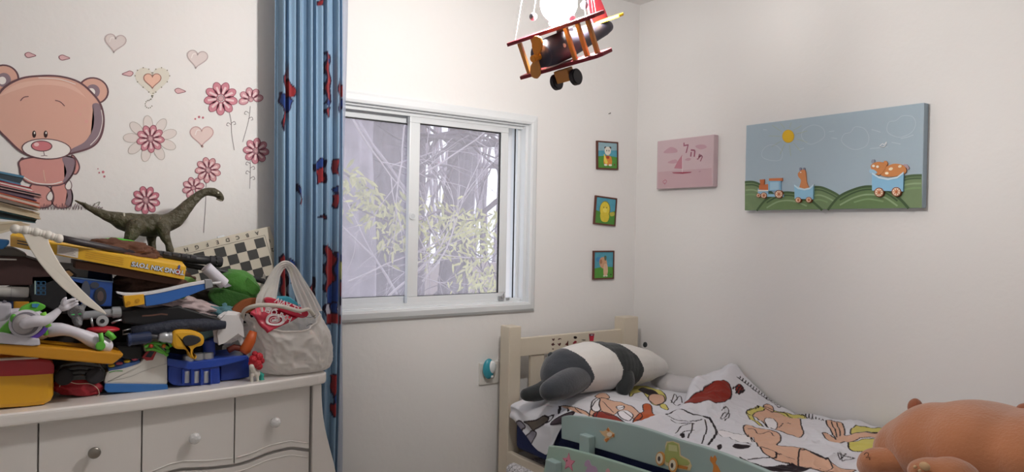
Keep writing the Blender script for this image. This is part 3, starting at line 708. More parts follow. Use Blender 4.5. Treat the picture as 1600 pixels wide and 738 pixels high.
def heart(cx_, cy_, w, col, label, outl, dots=False, tail=False, ang=0):
    def hp(w_):
        o = []
        for i in range(40):
            t = 2 * PI * i / 40; x = 16 * math.sin(t) ** 3; y = -(13 * math.cos(t) - 5 * math.cos(2 * t) - 2 * math.cos(3 * t) - math.cos(4 * t)); a = math.radians(ang)
            o.append((cx_ + (x * math.cos(a) - y * math.sin(a)) * w_ / 32, cy_ + (x * math.sin(a) + y * math.cos(a)) * w_ / 32 * .95))
        return o
    mb = MB(); h = hp(w); pp(mb, h, sm(col), 0)
    if dots:
        for a, b in h[::2]: pp(mb, oval(a, b, 1.1, 1.1, 0, 6), sm(outl), 2)
        for i in range(10):
            a = i * .55; pp(mb, oval(232 + 6 * math.cos(a + .5) * (1 - i * .03), 163 + 6 * math.sin(a + .5) - (3 if i > 8 else 0), 1, 1, 0, 6), sm(outl), 2)
        for a, b in ((237, 150), (236, 155), (239, 146)): pp(mb, oval(a, b, 1, 1, 0, 6), sm(outl), 2)
        g = hp(w * .5); pp(mb, g, sm('#e3b9a6'), 3); ps(mb, g, 1.2, sm('#a5786e'), 4, True, 0)
    else: ps(mb, h, 1.5, sm(outl), 2, True, 0); ps(mb, [(cx_ - w * .28, cy_), (cx_ - w * .2, cy_ - w * .2), (cx_ - w * .05, cy_ - w * .2)], 1.2, sm('#ece4e2'), 3)
    if tail: pp(mb, oval(cx_ + 1, cy_ + w * .5, 2.2, 2, 0, 8), sm(outl), 2)
    return tag(mb.build('heart_sticker', org=tuple(wy(cx_, cy_))), label, 'wall sticker', HG)
heart(180, 66, 33, '#d9cfcd', 'pale grey pink heart sticker above and left of the dotted heart', '#bfb0b0', ang=8)
heart(308, 91, 32, '#d8ccca', 'pale heart sticker high on the wall near the curtain', '#b9aaaa', ang=8)
heart(238, 125, 54, '#d9d4c8', 'dotted heart sticker with a small pink heart inside and a curled tail', '#8f8a7c', dots=True)
heart(315, 211, 36, '#dfcac6', 'pale pink heart sticker below the large flower', '#c4a3a2', tail=True)
for cx_, cy_, d, lb in ((47, 86, 1, 'small pink petal sticker above the bear forehead'), (100, 90, 1, 'small pink petal sticker above the right ear of the bear'), (200, 115, -1, 'small petal sticker just left of the dotted heart'), (281, 142, 1, 'small pale petal sticker right of the dotted heart')):
    mb = MB(); o = [(cx_ - 8, cy_ - 1), (cx_ - 3, cy_ - 4), (cx_ + 3, cy_ - 2), (cx_ + 9, cy_ + 1), (cx_ + 3, cy_ + 3), (cx_ - 4, cy_ + 4)]
    o = [(cx_ + (x - cx_) * d, y) for x, y in o]; pp(mb, o, sm('#d9b3b6'), 0, 4); ps(mb, o, .9, sm('#85525c'), 1, True)
    tag(mb.build('petal_sticker', org=tuple(wy(cx_, cy_))), lb, 'wall sticker', 'petal wall stickers')
for pl_, lb in (([(161, 269, 2.2), (155, 270, 1.4), (163, 276, 1.8), (153, 264, 1)], 'tiny pink dot sticker cluster right of the bear body'), ([(311, 183, 2), (305, 186, 1.5), (317, 184, 1.8)], 'tiny pink dot sticker cluster above the pale pink heart')):
    mb = MB()
    for a, b, r in pl_: pp(mb, oval(a, b, r, r, 0, 10), sm('#b9707d'), 1)
    tag(mb.build('dot_sticker', org=tuple(wy(pl_[0][0], pl_[0][1]))), lb, 'wall sticker', 'dot wall stickers')

# ================================================================== PICTURES
def rect_px(fn, a, b, c, d): return [fn(*q) for q in (a, b, c, d)]
# three small framed pictures on the window wall
def small_pic(corners, label, fn):
    c = [PY(a, b, -.012) for a, b in corners]; root = thing('framed_picture', label, 'picture', tuple((c[2] + c[3]) / 2), 'small framed animal pictures')
    ctr = sum(c, Vector()) / 4
    u = ((c[1] - c[0]) + (c[2] - c[3])) / 2; v = ((c[3] - c[0]) + (c[2] - c[1])) / 2; W_, H_ = u.length, v.length; u.normalize(); v = (v - u * v.dot(u)).normalized()
    def Q(s, t, k=0): k = k * 1.0; q = ctr + u * W_ * (s - .5) + v * H_ * (t - .5); return Vector((q.x, -.0095 - .0004 * k, q.z))
    fm = M('#5a2f24', .5); mb = MB(); b = .05
    for r in (((0, 0), (1, 0), (1, b), (0, b)), ((0, 1 - b), (1, 1 - b), (1, 1), (0, 1)), ((0, b), (b, b), (b, 1 - b), (0, 1 - b)), ((1 - b, b), (1, b), (1, 1 - b), (1 - b, 1 - b))):
        mb.prism([Q(*p) + Vector((0, -.003, 0)) for p in r], (0, .0115, 0), fm)
    mb.build('frame', root)
    mb = MB(); mb.prism([Q(.03, .03), Q(.97, .03), Q(.97, .97), Q(.03, .97)], (0, .008, 0), M('#4f9ab0', .6, var=.2, vscale=30))
    fn(mb, Q); mb.build('painting', root)
_pq = [0]
def PQ(mb, Q, pts, h, k=1, s=4): _pq[0] = (_pq[0] + 1) % 16; mb.poly([Q(a, b, k * .9 + .05 * _pq[0]) for a, b in (cr(pts, s, True) if s else pts)], M(h, .6, var=.15, vscale=60))
def pic1(mb, Q):
    PQ(mb, Q, [(.03, .03), (.97, .03), (.97, .3), (.03, .35)], '#8fb0ba', 1, 0); PQ(mb, Q, [(.03, .55), (.5, .5), (.97, .55), (.97, .97), (.03, .97)], '#4f8f3a', 1, 0)
    PQ(mb, Q, [(.35, .55), (.65, .53), (.7, .8), (.5, .85), (.32, .8)], '#d98a3a', 2); PQ(mb, Q, [(.33, .45), (.42, .6), (.5, .75), (.42, .8), (.33, .7)], '#e8cf5a', 3)
    PQ(mb, Q, oval(.5, .34, .15, .15), '#dedbd0', 4, 0); PQ(mb, Q, oval(.39, .23, .05, .045), '#4a3b33', 3, 0); PQ(mb, Q, oval(.62, .22, .05, .045), '#4a3b33', 3, 0)
    for a in (.45, .56): PQ(mb, Q, oval(a, .33, .02, .03), '#3b3330', 5, 0)
    PQ(mb, Q, [(.42, .52), (.58, .52), (.56, .62), (.44, .62)], '#a8402a', 4, 0)
    for a in (.4, .62): PQ(mb, Q, oval(a, .84, .08, .035), '#e6e3da', 4, 0)
    PQ(mb, Q, oval(.82, .82, .03, .03), '#7a2a2a', 4, 0)
def pic2(mb, Q):
    PQ(mb, Q, [(.03, .5), (.5, .6), (.97, .45), (.97, .97), (.03, .97)], '#4c8a35', 1, 0); PQ(mb, Q, oval(.47, .45, .25, .3), '#7f7d2c', 2, 0); PQ(mb, Q, oval(.46, .45, .22, .27), '#d9c53c', 3, 0); PQ(mb, Q, [(.28, .6), (.66, .6), (.62, .86), (.34, .86)], '#d2bd3a', 3)
    for a, b in ((.4, .38), (.54, .38)): PQ(mb, Q, oval(a, b, .02, .025), '#6b5a20', 5, 0)
    PQ(mb, Q, oval(.47, .48, .1, .08), '#e6d662', 4, 0); PQ(mb, Q, [(.7, .55), (.9, .5), (.92, .62), (.75, .66)], '#b7b04a', 3)
def pic3(mb, Q):
    PQ(mb, Q, [(.03, .62), (.5, .55), (.97, .58), (.97, .97), (.03, .97)], '#4f9436', 1, 0); PQ(mb, Q, [(.3, .3), (.45, .22), (.6, .3), (.66, .5), (.55, .62), (.4, .6), (.3, .48)], '#c99a78', 2); PQ(mb, Q, [(.5, .5), (.66, .48), (.7, .75), (.62, .88), (.5, .85)], '#d8b394', 2)
    PQ(mb, Q, [(.52, .18), (.62, .2), (.6, .34), (.53, .32)], '#5d6a50', 3); PQ(mb, Q, oval(.36, .38, .06, .08), '#a87455', 3, 0)
    for a in (.52, .64): PQ(mb, Q, oval(a, .88, .05, .03), '#d9d2c8', 4, 0)
    PQ(mb, Q, oval(.85, .84, .035, .02), '#20301a', 4, 0); PQ(mb, Q, oval(.25, .3, .12, .08), '#3f86b5', 1, 0)
small_pic([(933.5, 220), (966, 222), (966, 266), (933, 264)], 'top one of three small dark framed pictures, white faced orange animal', pic1)
small_pic([(931.5, 305.5), (964.5, 310), (961.5, 354), (928, 350)], 'middle one of three small framed pictures, yellow animal, hanging crooked', pic2)
small_pic([(927.5, 392), (960, 392), (959.5, 436), (927.5, 437.5)], 'lowest of three small framed pictures, pale brown animal on grass', pic3)

# canvases on the right wall (plane x = -depth)
def xw(px, py, x0, k=0): p = PX(px, py, -x0); return Vector((-x0 - .0004 * k, p.y, p.z))
XN = (-1, 0, 0)
pinkroot = thing('canvas_picture', 'small pink canvas of a sailing boat nearest the room corner', 'picture', (-.018, PX(1070, 290, 0).y, PX(1070, 296, -.036).z))
x0 = .036; a_, b_ = PX(1027.2, 220.4, -x0), PX(1114, 291.6, -x0)
mb = MB(); mb.span((-x0, a_.y, b_.z), (-.001, b_.y, PX(1113, 210.3, -x0).z), M('#c9b2b8', .8, bump=.2, bscale=400), .004); mb.build('canvas', pinkroot)
def XQ(mb, pts, h, k=1, s=4, x0=.036): mb.poly([xw(a, b, x0, k) for a, b in (cr(pts, s, True) if s else pts)], M(h, .8))
def XS(mb, pts, w, h, k=2, s=5, x0=.036, closed=False, m=None): mb.strip([xw(a, b, x0, k) for a, b in (cr(pts, s, closed) if s else pts)], w * .0022, m or M(h, .8), XN, closed)
Z6 = lambda x, y: (1010 + x / 6.154, 190 + y / 6.154)
mb = MB()
XQ(mb, [Z6(112, 486), Z6(628, 448), Z6(632, 618), Z6(112, 644)], '#c2a3aa', 1, 0)
for cl in ([(165, 300), (200, 265), (240, 245), (290, 265), (295, 295), (230, 305)], [(205, 395), (240, 375), (285, 365), (300, 395), (250, 405)], [(470, 240), (510, 222), (560, 225), (580, 250), (520, 268)], [(370, 370), (400, 350), (430, 358), (410, 378)]): XQ(mb, [Z6(*p) for p in cl], '#bf9aa5', 2)
XQ(mb, [Z6(345, 320), Z6(345, 455), Z6(268, 450), Z6(300, 385)], '#b97f8c', 3, 0); XS(mb, [Z6(348, 335), Z6(347, 490)], 1.0, '#efe4e6', 4, 0); XQ(mb, [Z6(248, 490), Z6(440, 484), Z6(425, 494), Z6(350, 503), Z6(260, 498)], '#9c4055', 4, 0)
XS(mb, [Z6(*p) for p in ((178, 565), (160, 578), (170, 595), (190, 590), (195, 570), (178, 560))], 1.0, '#b04c63', 3); XS(mb, [Z6(178, 592), Z6(180, 610)], 1.0, '#b04c63', 3, 0)
XS(mb, [Z6(505, 482), Z6(525, 478)], 1.5, '#a88690', 3, 0)
hw = M('#9a5f72', .8)
for ch, (tx, ty), sz, rot in (('\u05dc', (384, 262), .070, .05), ('\u05d4', (448, 303), .056, -.12), ('\u05ea', (518, 348), .050, -.5)):
    me_ = text_mesh(ch, sz, 0, .0018 if ch == '\u05d4' else .0005); p = xw(*Z6(tx, ty), .036, 3)
    T_ = frame_mat(p, (0, -math.cos(rot), math.sin(rot)), (0, math.sin(rot), math.cos(rot))); mb.mesh(me_, hw, T_); 
mb.build('printed_boat', pinkroot)
x0 = .035; bw = thing('canvas_picture', 'wide blue canvas of a toy train with animals on green hills', 'picture', (-.018, PX(1300, 320, 0).y, PX(1440, 324.6, -x0).z))
tl, br, tr_, bl = PX(1166, 196.3, -x0), PX(1440.7, 324.6, -x0), PX(1440.7, 160.4, -x0), PX(1163, 329, -x0)
mb = MB(); mb.span((-x0, tl.y, (bl.z + br.z) / 2), (-.001, br.y, (tl.z + tr_.z) / 2), M('#a5b7c4', .75, bump=.15, bscale=400), .003); mb.build('canvas', bw)
B8 = lambda x, y: (1140 + x / 3.515, 140 + y / 3.515)
def BQ(mb, pts, h, k=1, s=4, x0=.035): XQ(mb, [B8(*p) for p in pts], h, k, s, x0)
def BS(mb, pts, w, h, k=2, s=5, x0=.035, closed=False): XS(mb, [B8(*p) for p in pts], w, h, k, s, x0, closed)
mb = MB()
botY = lambda x: 664 - (x - 80) * (664 - 650) / 980
def hill(pts, h, hd, k):
    top = cr(pts, 8); poly = [B8(*p) for p in top] + [B8(top[-1][0], botY(top[-1][0])), B8(top[0][0], botY(top[0][0]))]
    mb.poly([xw(a, b, .035, k) for a, b in poly], M(h, .8, var=.12, vscale=25))
    BS(mb, [(x, y + 6) for x, y in pts], 4.5, hd, k + 1, 6); 
    for d, c in ((22, hd), (50, '#8fa680'), (75, '#7f9a6e')):
        q = [(x * .96 + sum(p[0] for p in pts) / len(pts) * .04, y + d) for x, y in pts if y + d < botY(x) - 10]
        if len(q) > 2: BS(mb, q, 3.0, c, k + 1, 6)
hill([(84, 503), (130, 502), (175, 520), (230, 560), (280, 610)], '#748a64', '#4d6344', 1)
hill([(380, 600), (440, 540), (490, 530), (540, 545), (600, 578), (640, 620)], '#718861', '#4d6344', 1)
hill([(150, 660), (200, 600), (270, 565), (350, 562), (430, 590), (510, 657)], '#6c8459', '#465c3c', 4)
hill([(880, 520), (950, 480), (1000, 468), (1056, 466)], '#778c67', '#4d6344', 1)
hill([(540, 656), (600, 585), (680, 545), (760, 527), (850, 540), (930, 590), (985, 648)], '#667f54', '#42583a', 4)
BQ(mb, oval(323, 257, 32, 35), '#dcb32c', 3, 0); BS(mb, oval(323, 257, 32, 35), .8, '#caa22c', 4, 0, closed=True)
for i in range(11):
    a = i * 2 * PI / 11 + .3; BS(mb, [(323 + 45 * math.cos(a), 257 + 47 * math.sin(a)), (323 + 108 * math.cos(a), 257 + (110 if math.sin(a) > -.6 else 78) * math.sin(a))], .9, '#a9b59a', 2, 0)
for cl in ([(400, 230), (430, 205), (470, 195), (515, 215), (520, 260), (480, 290), (440, 300), (400, 270)], [(180, 370), (185, 330), (220, 305), (260, 310), (290, 345), (280, 385), (230, 390)], [(615, 280), (630, 245), (665, 235), (690, 205), (740, 215), (765, 260), (750, 310), (690, 330), (640, 310)], [(865, 225), (875, 180), (915, 170), (950, 145), (1005, 150), (1022, 190), (1000, 235), (940, 262), (890, 250)], [(780, 220), (800, 225), (830, 235)], [(380, 330), (410, 322)], [(545, 232), (575, 228)], [(560, 265), (590, 270)], [(890, 290), (940, 300)], [(185, 220), (205, 222)], [(770, 325), (870, 315)], [(940, 270), (975, 262), (1010, 250)]):
    BS(mb, cl, 1.0 if len(cl) > 4 else 1.3, '#bccad3', 2, 5, closed=len(cl) > 4)
BS(mb, [(825, 312), (840, 298), (850, 303), (862, 288), (858, 305), (845, 315), (828, 315)], 1.2, '#e7e9ea', 3); BS(mb, [(826, 315), (850, 317), (864, 300)], .7, '#3a4248', 4)
mb.build('painted_scene', bw)
# raised wooden cut-outs glued on the canvas
def relief(name, pieces):
    mb = MB()
    for pts, h, k, s in pieces:
        q = cr(pts, s, True) if s else pts
        mb.prism([xw(*B8(a, b), .035 + .005 + .0012 * k) for a, b in q], (.005 + .0012 * k, 0, 0), M(h, .55))
    return mb.build(name, bw)
def wheelp(a, b, r):
    o = [(oval(a, b, r, r), '#8a4a2a', 3, 0), (oval(a, b, r * .8, r * .8), '#ecd9c0', 4, 0)]
    for i in range(4):
        t = i * PI / 4; c, s_ = math.cos(t), math.sin(t); w = r * .07; o.append(([(a + c * r * .7 - s_ * w, b + s_ * r * .7 + c * w), (a - c * r * .7 - s_ * w, b - s_ * r * .7 + c * w), (a - c * r * .7 + s_ * w, b - s_ * r * .7 - c * w), (a + c * r * .7 + s_ * w, b + s_ * r * .7 - c * w)], '#c06a3a', 5, 0))
    o.append((oval(a, b, r * .2, r * .2), '#c06a3a', 6, 0)); return o
relief('train_engine', [([(155, 545), (212, 548), (212, 575), (296, 575), (296, 590), (155, 588)], '#8fbdd8', 1, 0), ([(163, 524), (212, 520), (212, 552), (160, 550)], '#c06a3a', 2, 0), ([(165, 495), (190, 493), (188, 524), (168, 524)], '#c06a3a', 2, 0), ([(212, 500), (280, 498), (280, 558), (212, 558)], '#86b4d2', 2, 0), ([(216, 488), (288, 486), (288, 502), (216, 502)], '#c87546', 3, 0), ([(222, 510), (270, 508), (270, 550), (222, 552)], '#a3c8de', 3, 0), ([(155, 553), (212, 552), (212, 558), (155, 559)], '#f0e6da', 3, 0)] + wheelp(187, 582, 17) + wheelp(158, 582, 12) + wheelp(270, 575, 23))
relief('giraffe_wagon', [([(385, 545), (392, 500), (378, 480), (375, 462), (390, 445), (412, 442), (418, 470), (422, 510), (432, 545)], '#c9824e', 2, 4), (oval(388, 438, 5, 10), '#7a7f96', 1, 0), (oval(408, 438, 5, 9), '#7a7f96', 1, 0), (oval(390, 455, 4, 3), '#e8e2d8', 3, 0), ([(355, 522), (375, 537), (410, 545), (440, 538), (460, 520), (458, 604), (357, 600)], '#8dbfdc', 4, 0), ([(355, 522), (375, 537), (410, 545), (440, 538), (460, 520), (460, 530), (440, 548), (410, 554), (375, 547), (355, 531)], '#c7dfec', 5, 0)] + [(p[0], p[1], p[2] + 3, p[3]) for p in wheelp(376, 607, 16) + wheelp(434, 606, 16)])
relief('cow_wagon', [([(830, 460), (850, 430), (900, 408), (950, 415), (970, 440), (955, 465), (890, 480), (840, 475)], '#c98042', 2, 4), ([(775, 420), (800, 400), (840, 400), (860, 420), (845, 450), (820, 470), (790, 455)], '#c98042', 3, 4), ([(770, 440), (790, 440), (810, 455), (800, 463), (770, 458)], '#9cc3dc', 4, 4), (oval(787, 395, 9, 12, 20), '#8d93a5', 2, 0), (oval(856, 405, 10, 14, -20), '#c98042', 2, 0), (oval(790, 420, 8, 7), '#efe6d8', 4, 0), (oval(812, 424, 8, 7), '#efe6d8', 4, 0), (oval(885, 436, 12, 8, -20), '#f0dfc0', 3, 0), (oval(935, 422, 10, 7, -20), '#f0dfc0', 3, 0), (oval(863, 460, 10, 7), '#f0dfc0', 3, 0), ([(955, 412), (972, 412), (985, 430), (978, 440), (968, 428), (958, 425)], '#a88f95', 1, 4), ([(782, 455), (820, 478), (870, 488), (920, 478), (955, 452), (952, 560), (782, 555)], '#86b9da', 4, 0), ([(782, 455), (820, 478), (870, 488), (920, 478), (955, 452), (955, 462), (920, 488), (870, 498), (820, 488), (782, 465)], '#c9e0ee', 5, 0)] + [(p[0], p[1], p[2] + 3, p[3]) for p in wheelp(820, 565, 26) + wheelp(915, 562, 26)])
# ------------------------------------------------------------------ wall outlet with plug-in night light
outl = thing('wall_outlet', 'white double wall outlet plate beside the headboard post', 'outlet', tuple(PY(768, 596, 0)))
mb = MB(); a_, b_ = PY(749, 568, -.006), PY(790, 597, -.006); mb.span((a_.x, -.008, b_.z), (b_.x + .004, -.0005, a_.z), M('#dad7d2', .4), .003); mb.build('plate', outl)
nl = thing('night_light', 'turquoise egg shaped plug-in night light in the outlet', 'night light', tuple(PY(766, 594, -.03)))
c_ = PY(765, 577, -.03); sc_ = MPP(765, 577, -.03); teal = M('#2e93a6', .35, coat=.3)
mb = MB(); mb.ell((c_.x - .002, -.026, c_.z + .001), (10.5 * sc_, .018, 16 * sc_), teal, seg=28); mb.build('shell', nl)
mb = MB(); mb.ell((c_.x + 3.2 * sc_, -.034, c_.z + 3 * sc_), (7.5 * sc_, .016, 10.5 * sc_), M('#d7dde0', .3, coat=.5), seg=24); mb.build('dome', nl)
mb = MB(); mb.box((c_.x + 3.2 * sc_, -.036, c_.z - 11.5 * sc_), (.012, .012, .010), M('#e8eaea', .4), bevel=.002); mb.build('sensor', nl)
mb = MB(); q = PY(951, 178, 0); mb.cyl((q.x, 0, q.z), (q.x, -.012, q.z + .002), .0022, M('#8d8a88', .4, metal=.7), 10); mb.cyl((q.x, -.012, q.z + .002), (q.x, -.0135, q.z + .002), .004, M('#8d8a88', .4, metal=.7), 10); tag(mb.build('nail'), 'small nail in the window wall above the framed pictures', 'nail')

# ================================================================== BED
cream = M('#cfc4b2', .5, coat=.15, bump=.03, bscale=25, var=.04, vscale=6); mint = M('#9fb4b2', .45, coat=.2, var=.03); mint2 = M('#a3bcae', .45, coat=.2, var=.03)
YF = -.145                                                   # front face of the headboard posts
hb = [PY(p, 530, YF).x for p in (796, 813.5, 975, 998)]
bed = thing('bed', 'cream wooden child bed with mint green guard rails along the right wall', 'bed', (-.48, -1.1, 0))
def post_(x0, x1, z1):
    mb = MB(); mb.span((x0, YF, 0), (x1, YF + .075, z1), cream, .006, 3); return mb.build('headboard_post', bed)
zl = PY(800, 511, YF).z; zr = PY(985, 497, YF).z
post_(hb[0], hb[1] + .004, zl); post_(hb[2], hb[3] - .004, (zl + zr) / 2 + .003)
zt = PY(815, 529, YF + .02).z; zb = PY(815, 557.5, YF + .02).z
mb = MB(); mb.span((hb[1] - .005, YF + .02, zb), (hb[2] + .005, YF + .048, zt), cream, .003); rail_h = mb.build('headboard_rail', bed)
for a, b in ((829, 850), (872, 893), (915, 934), (950, 968)):
    mb = MB(); mb.span((PY(a, 560, YF + .03).x, YF + .027, .45), (PY(b, 560, YF + .03).x, YF + .045, zb + .01), cream, .003); mb.build('slat', bed)
mb = MB(); mb.span((hb[1] - .005, YF + .01, .40), (hb[2] + .005, YF + .05, .49), cream, .003); mb.build('lower_rail', bed)
# sticker marks on the headboard rail
def hbp(px, py): p = PY(px, py, YF + .0195); return (p.x, p.z)
def mark(pts, h, s=4):
    mb = MB(); q = cr(pts, s, True) if s else pts
    mb.poly([(hbp(a, b)[0], YF + .0193, hbp(a, b)[1]) for a, b in q], M(h, .6)); return mb
HB = lambda x, y: (780 + x / 6.709, 490 + y / 6.709)
for pts, h in (([(553, 262), (565, 268), (578, 260), (580, 275), (567, 290), (556, 277)], '#4a2020'), ([(545, 325), (560, 312), (572, 308), (574, 320), (586, 325), (560, 340)], '#4a2222'), ([(552, 372), (565, 368), (575, 373), (564, 380)], '#4a2222'),
             ([(615, 275), (625, 262), (645, 262), (656, 272), (640, 270), (622, 278)], '#4a2222'), ([(612, 312), (625, 318), (640, 308), (648, 318), (632, 342), (616, 326)], '#4d1f22'), ([(690, 325), (705, 312), (722, 285), (724, 296), (712, 320), (724, 340), (700, 332)], '#5a1818'),
             ([(780, 245), (797, 238), (816, 248), (812, 262), (797, 268), (780, 260), (786, 250), (797, 246), (808, 252), (806, 258), (797, 260)], '#3e2b2b'), ([(780, 300), (792, 288), (808, 290), (812, 305), (785, 318), (770, 316)], '#8f2030'), ([(860, 280), (885, 274), (910, 280), (890, 286)], '#5d5a4d')):
    mark([HB(*p) for p in pts], h).build('sticker_mark', rail_h)
mb = mark([HB(940, 215), HB(998, 212), HB(990, 245), HB(988, 290), HB(948, 290), HB(948, 245)], '#c3243c', 0); mb.poly([(x, YF + .0189, z) for x, z in [hbp(*HB(a, b)) for a, b in ((944, 218), (994, 216), (988, 236), (950, 238))]], M('#3c2a3a', .6)); mb.poly([(x, YF + .0187, z) for x, z in [hbp(*HB(a, b)) for a, b in ((955, 222), (984, 221), (980, 232), (960, 233))]], M('#b6aab4', .6)); mb.build('sticker_mark', rail_h)
# guard rails (planks along the bed, plane x = const)
def plank(topx, botx, x, th, m, name, ymax):
    tp = [PX(a, b, x) for a, b in topx]; bt = [PX(a, b, x) for a, b in botx]
    t = cr([(p.y, p.z) for p in tp], 6); b = cr([(p.y, p.z) for p in bt], 6)
    tl, bl_ = t[-1], b[-1]
    t.append((ymax, tl[1] + .0)); b.append((ymax, bl_[1]))
    mb = MB(); mb.prism([(x, y, z) for y, z in t + b[::-1]], (th, 0, 0), m, .004); return mb.build(name, bed)
up = plank([(877, 652), (890, 650), (940, 655), (1000, 668), (1060, 688), (1120, 706), (1200, 738), (1250, 762)], [(877, 686), (935, 702), (1000, 722), (1100, 752), (1200, 785)], -.95, .02, mint, 'guard_rail', -2.25)
lo = plank([(857, 697), (880, 700), (900, 705), (940, 716), (1010, 738), (1080, 762)], [(848, 742), (900, 758), (980, 786)], -1.0, .02, mint2, 'lower_guard_rail', -2.25)
def stub(px0, px1, py, x, z0):
    p = PX((px0 + px1) / 2, py, x); a, b = PX(px0, py, x).y, PX(px1, py, x).y
    mb = MB(); yc = (a + b) / 2; w = abs(b - a) * .8; mb.span((x, yc - w / 2, z0), (x + .035, yc + w / 2, p.z), mint, .005); return mb.build('rail_post', bed)
stub(903, 922, 681, -.985, .10); stub(850, 870, 721, -1.035, .10)
pz = PX(913, 681, -.985)
for yy in (-1.45, -2.1): mb = MB(); mb.span((-.985, yy, .1), (-.95, yy + .045, pz.z), mint, .005); mb.build('rail_post', bed)
mb = MB(); mb.span((-.95, -2.28, .28), (-.925, YF, .42), cream, .004); mb.build('side_board', bed)
mb = MB(); mb.span((-.06, -2.28, .28), (-.035, YF, .42), cream, .004); mb.build('side_board', bed)
mb = MB(); mb.span((-.95, -2.33, 0), (-.035, -2.28, .75), cream, .006); mb.build('footboard', bed)
# cut-out stickers on the planks
def rstk(pieces, x, name, par, label=None):
    mb = MB()
    for i, (pts, h, s) in enumerate(pieces):
        q = cr(pts, s, True) if s else pts
        mb.prism([Vector((x - .0016 - .0009 * i, PX(a, b, x).y, PX(a, b, x).z)) for a, b in q], (.0016 + .0009 * i, 0, 0), M(h, .55))
    o = mb.build(name, par); 
    if label: o['label'] = label
R4 = lambda x, y: (780 + x / 4.706, 600 + y / 4.706)
def rp(l): return [R4(*p) for p in l]
rstk([(rp([(738, 345), (765, 350), (790, 340), (803, 320), (818, 345), (850, 368), (848, 392), (820, 400), (790, 432), (770, 415), (782, 392), (760, 375)]), '#d9b98d', 0), (rp([(790, 340), (803, 322), (816, 345), (808, 352)]), '#c8783a', 0), (rp([(780, 410), (800, 398), (812, 402), (790, 430)]), '#c8783a', 0), (rp([(800, 362), (820, 358), (835, 372), (820, 388), (800, 380)]), '#efe4d4', 3), (rp([(838, 370), (850, 372), (846, 390), (836, 385)]), '#c8783a', 0)], -.95, 'fish_sticker', up, 'small orange and cream fish cut-out')
rstk([(rp([(1232, 425), (1325, 440), (1335, 525), (1400, 560), (1405, 640), (1230, 600), (1222, 560), (1225, 500)]), '#d8c79a', 2), (rp([(1240, 435), (1318, 447), (1328, 530), (1388, 562), (1392, 600), (1228, 575)]), '#a9b26a', 2), (rp([(1250, 445), (1310, 455), (1315, 500), (1250, 490)]), '#c9cc95', 0), (rp([(1300, 590), (1390, 612), (1385, 630), (1300, 612)]), '#c8803c', 0), (oval(*R4(1190, 550), 7, 11, 0, 20), '#d79a52', 0), (oval(*R4(1187, 548), 5, 8.5, 0, 20), '#e9dfc8', 0), (oval(*R4(1185, 550), 2, 4, 0, 16), '#4b3f3a', 0)], -.95, 'jeep_sticker', up, 'green and orange jeep cut-out')
rstk([(oval(*R4(1280, 600), 7, 11.5, 0, 20), '#d79a52', 0), (oval(*R4(1277, 598), 5, 8.5, 0, 20), '#e9dfc8', 0), (oval(*R4(1275, 600), 2, 4, 0, 16), '#4b3f3a', 0)], -.957, 'jeep_sticker', up, 'near wheel of the jeep cut-out')
rstk([([(1111, 713), (1114, 716), (1117, 712), (1120, 718), (1118, 724), (1123, 731), (1126, 742), (1114, 744), (1115, 728), (1110, 720)], '#d0843c', 3)], -.95, 'giraffe_sticker', up, 'orange giraffe cut-out')
def star(cx_, cy_, r, a0=-90):
    return [(cx_ + (r if i % 2 == 0 else r * .45) * .8 * math.cos(math.radians(a0 + 36 * i)), cy_ + (r if i % 2 == 0 else r * .45) * 1.15 * math.sin(math.radians(a0 + 36 * i)) + (math.cos(math.radians(a0 + 36 * i))) * 2.5) for i in range(10)]
rstk([(star(889, 723, 13), '#c96a86', 0), (star(889, 722.5, 11), '#dd8da3', 0), (oval(886.5, 720, .8, 1.3, 0, 8), '#5d2b3a', 0)], -1.0, 'star_sticker', lo, 'pink star cut-out')
rstk([(rp([(630, 585), (645, 562), (665, 565), (680, 600), (710, 610), (722, 650), (640, 650), (650, 615), (632, 605)]), '#b79ab8', 3)], -1.0, 'hippo_sticker', lo, 'lilac animal cut-out')
rstk([(rp([(785, 640), (800, 622), (815, 640), (810, 660), (790, 660)]), '#dba9b0', 3)], -1.0, 'pink_sticker', lo)
navyc = M('#1c2c63', .85, bump=.3, bscale=200, var=.15, sheen=.1)
mb = MB(); mb.span((-.915, -2.26, .43), (-.04, YF - .01, .612), navyc, .03, 4); tag(mb.build('mattress'), 'mattress in a navy blue sheet between the mint rails', 'mattress')
# pull-out bedding low under the headboard
speck = bpy.data.materials.new('speckled_cloth'); speck.use_nodes = True
nt = speck.node_tree; b_ = nt.nodes['Principled BSDF']; tc = nt.nodes.new('ShaderNodeTexCoord'); vo = nt.nodes.new('ShaderNodeTexNoise'); vo.inputs['Scale'].default_value = 38; vo.inputs['Detail'].default_value = 5; vo.inputs['Distortion'].default_value = 2.5
rp_ = nt.nodes.new('ShaderNodeValToRGB'); rp_.color_ramp.interpolation = 'CONSTANT'; rp_.color_ramp.elements[0].color = (*lin('#d8d6da'), 1); rp_.color_ramp.elements[1].position = .52; rp_.color_ramp.elements[1].color = (*lin('#3a3a40'), 1); e = rp_.color_ramp.elements.new(.57); e.color = (*lin('#d8d6da'), 1)
nt.links.new(tc.outputs['Object'], vo.inputs['Vector']); nt.links.new(vo.outputs['Fac'], rp_.inputs[0]); nt.links.new(rp_.outputs[0], b_.inputs['Base Color']); b_.inputs['Roughness'].default_value = .9
mb = MB(); mb.span((-.99, -2.1, .20), (-.08, YF - .03, .385), speck, .04, 4); tag(mb.build('trundle_mattress'), 'black and white speckled bedding on the pull-out bed below', 'mattress')
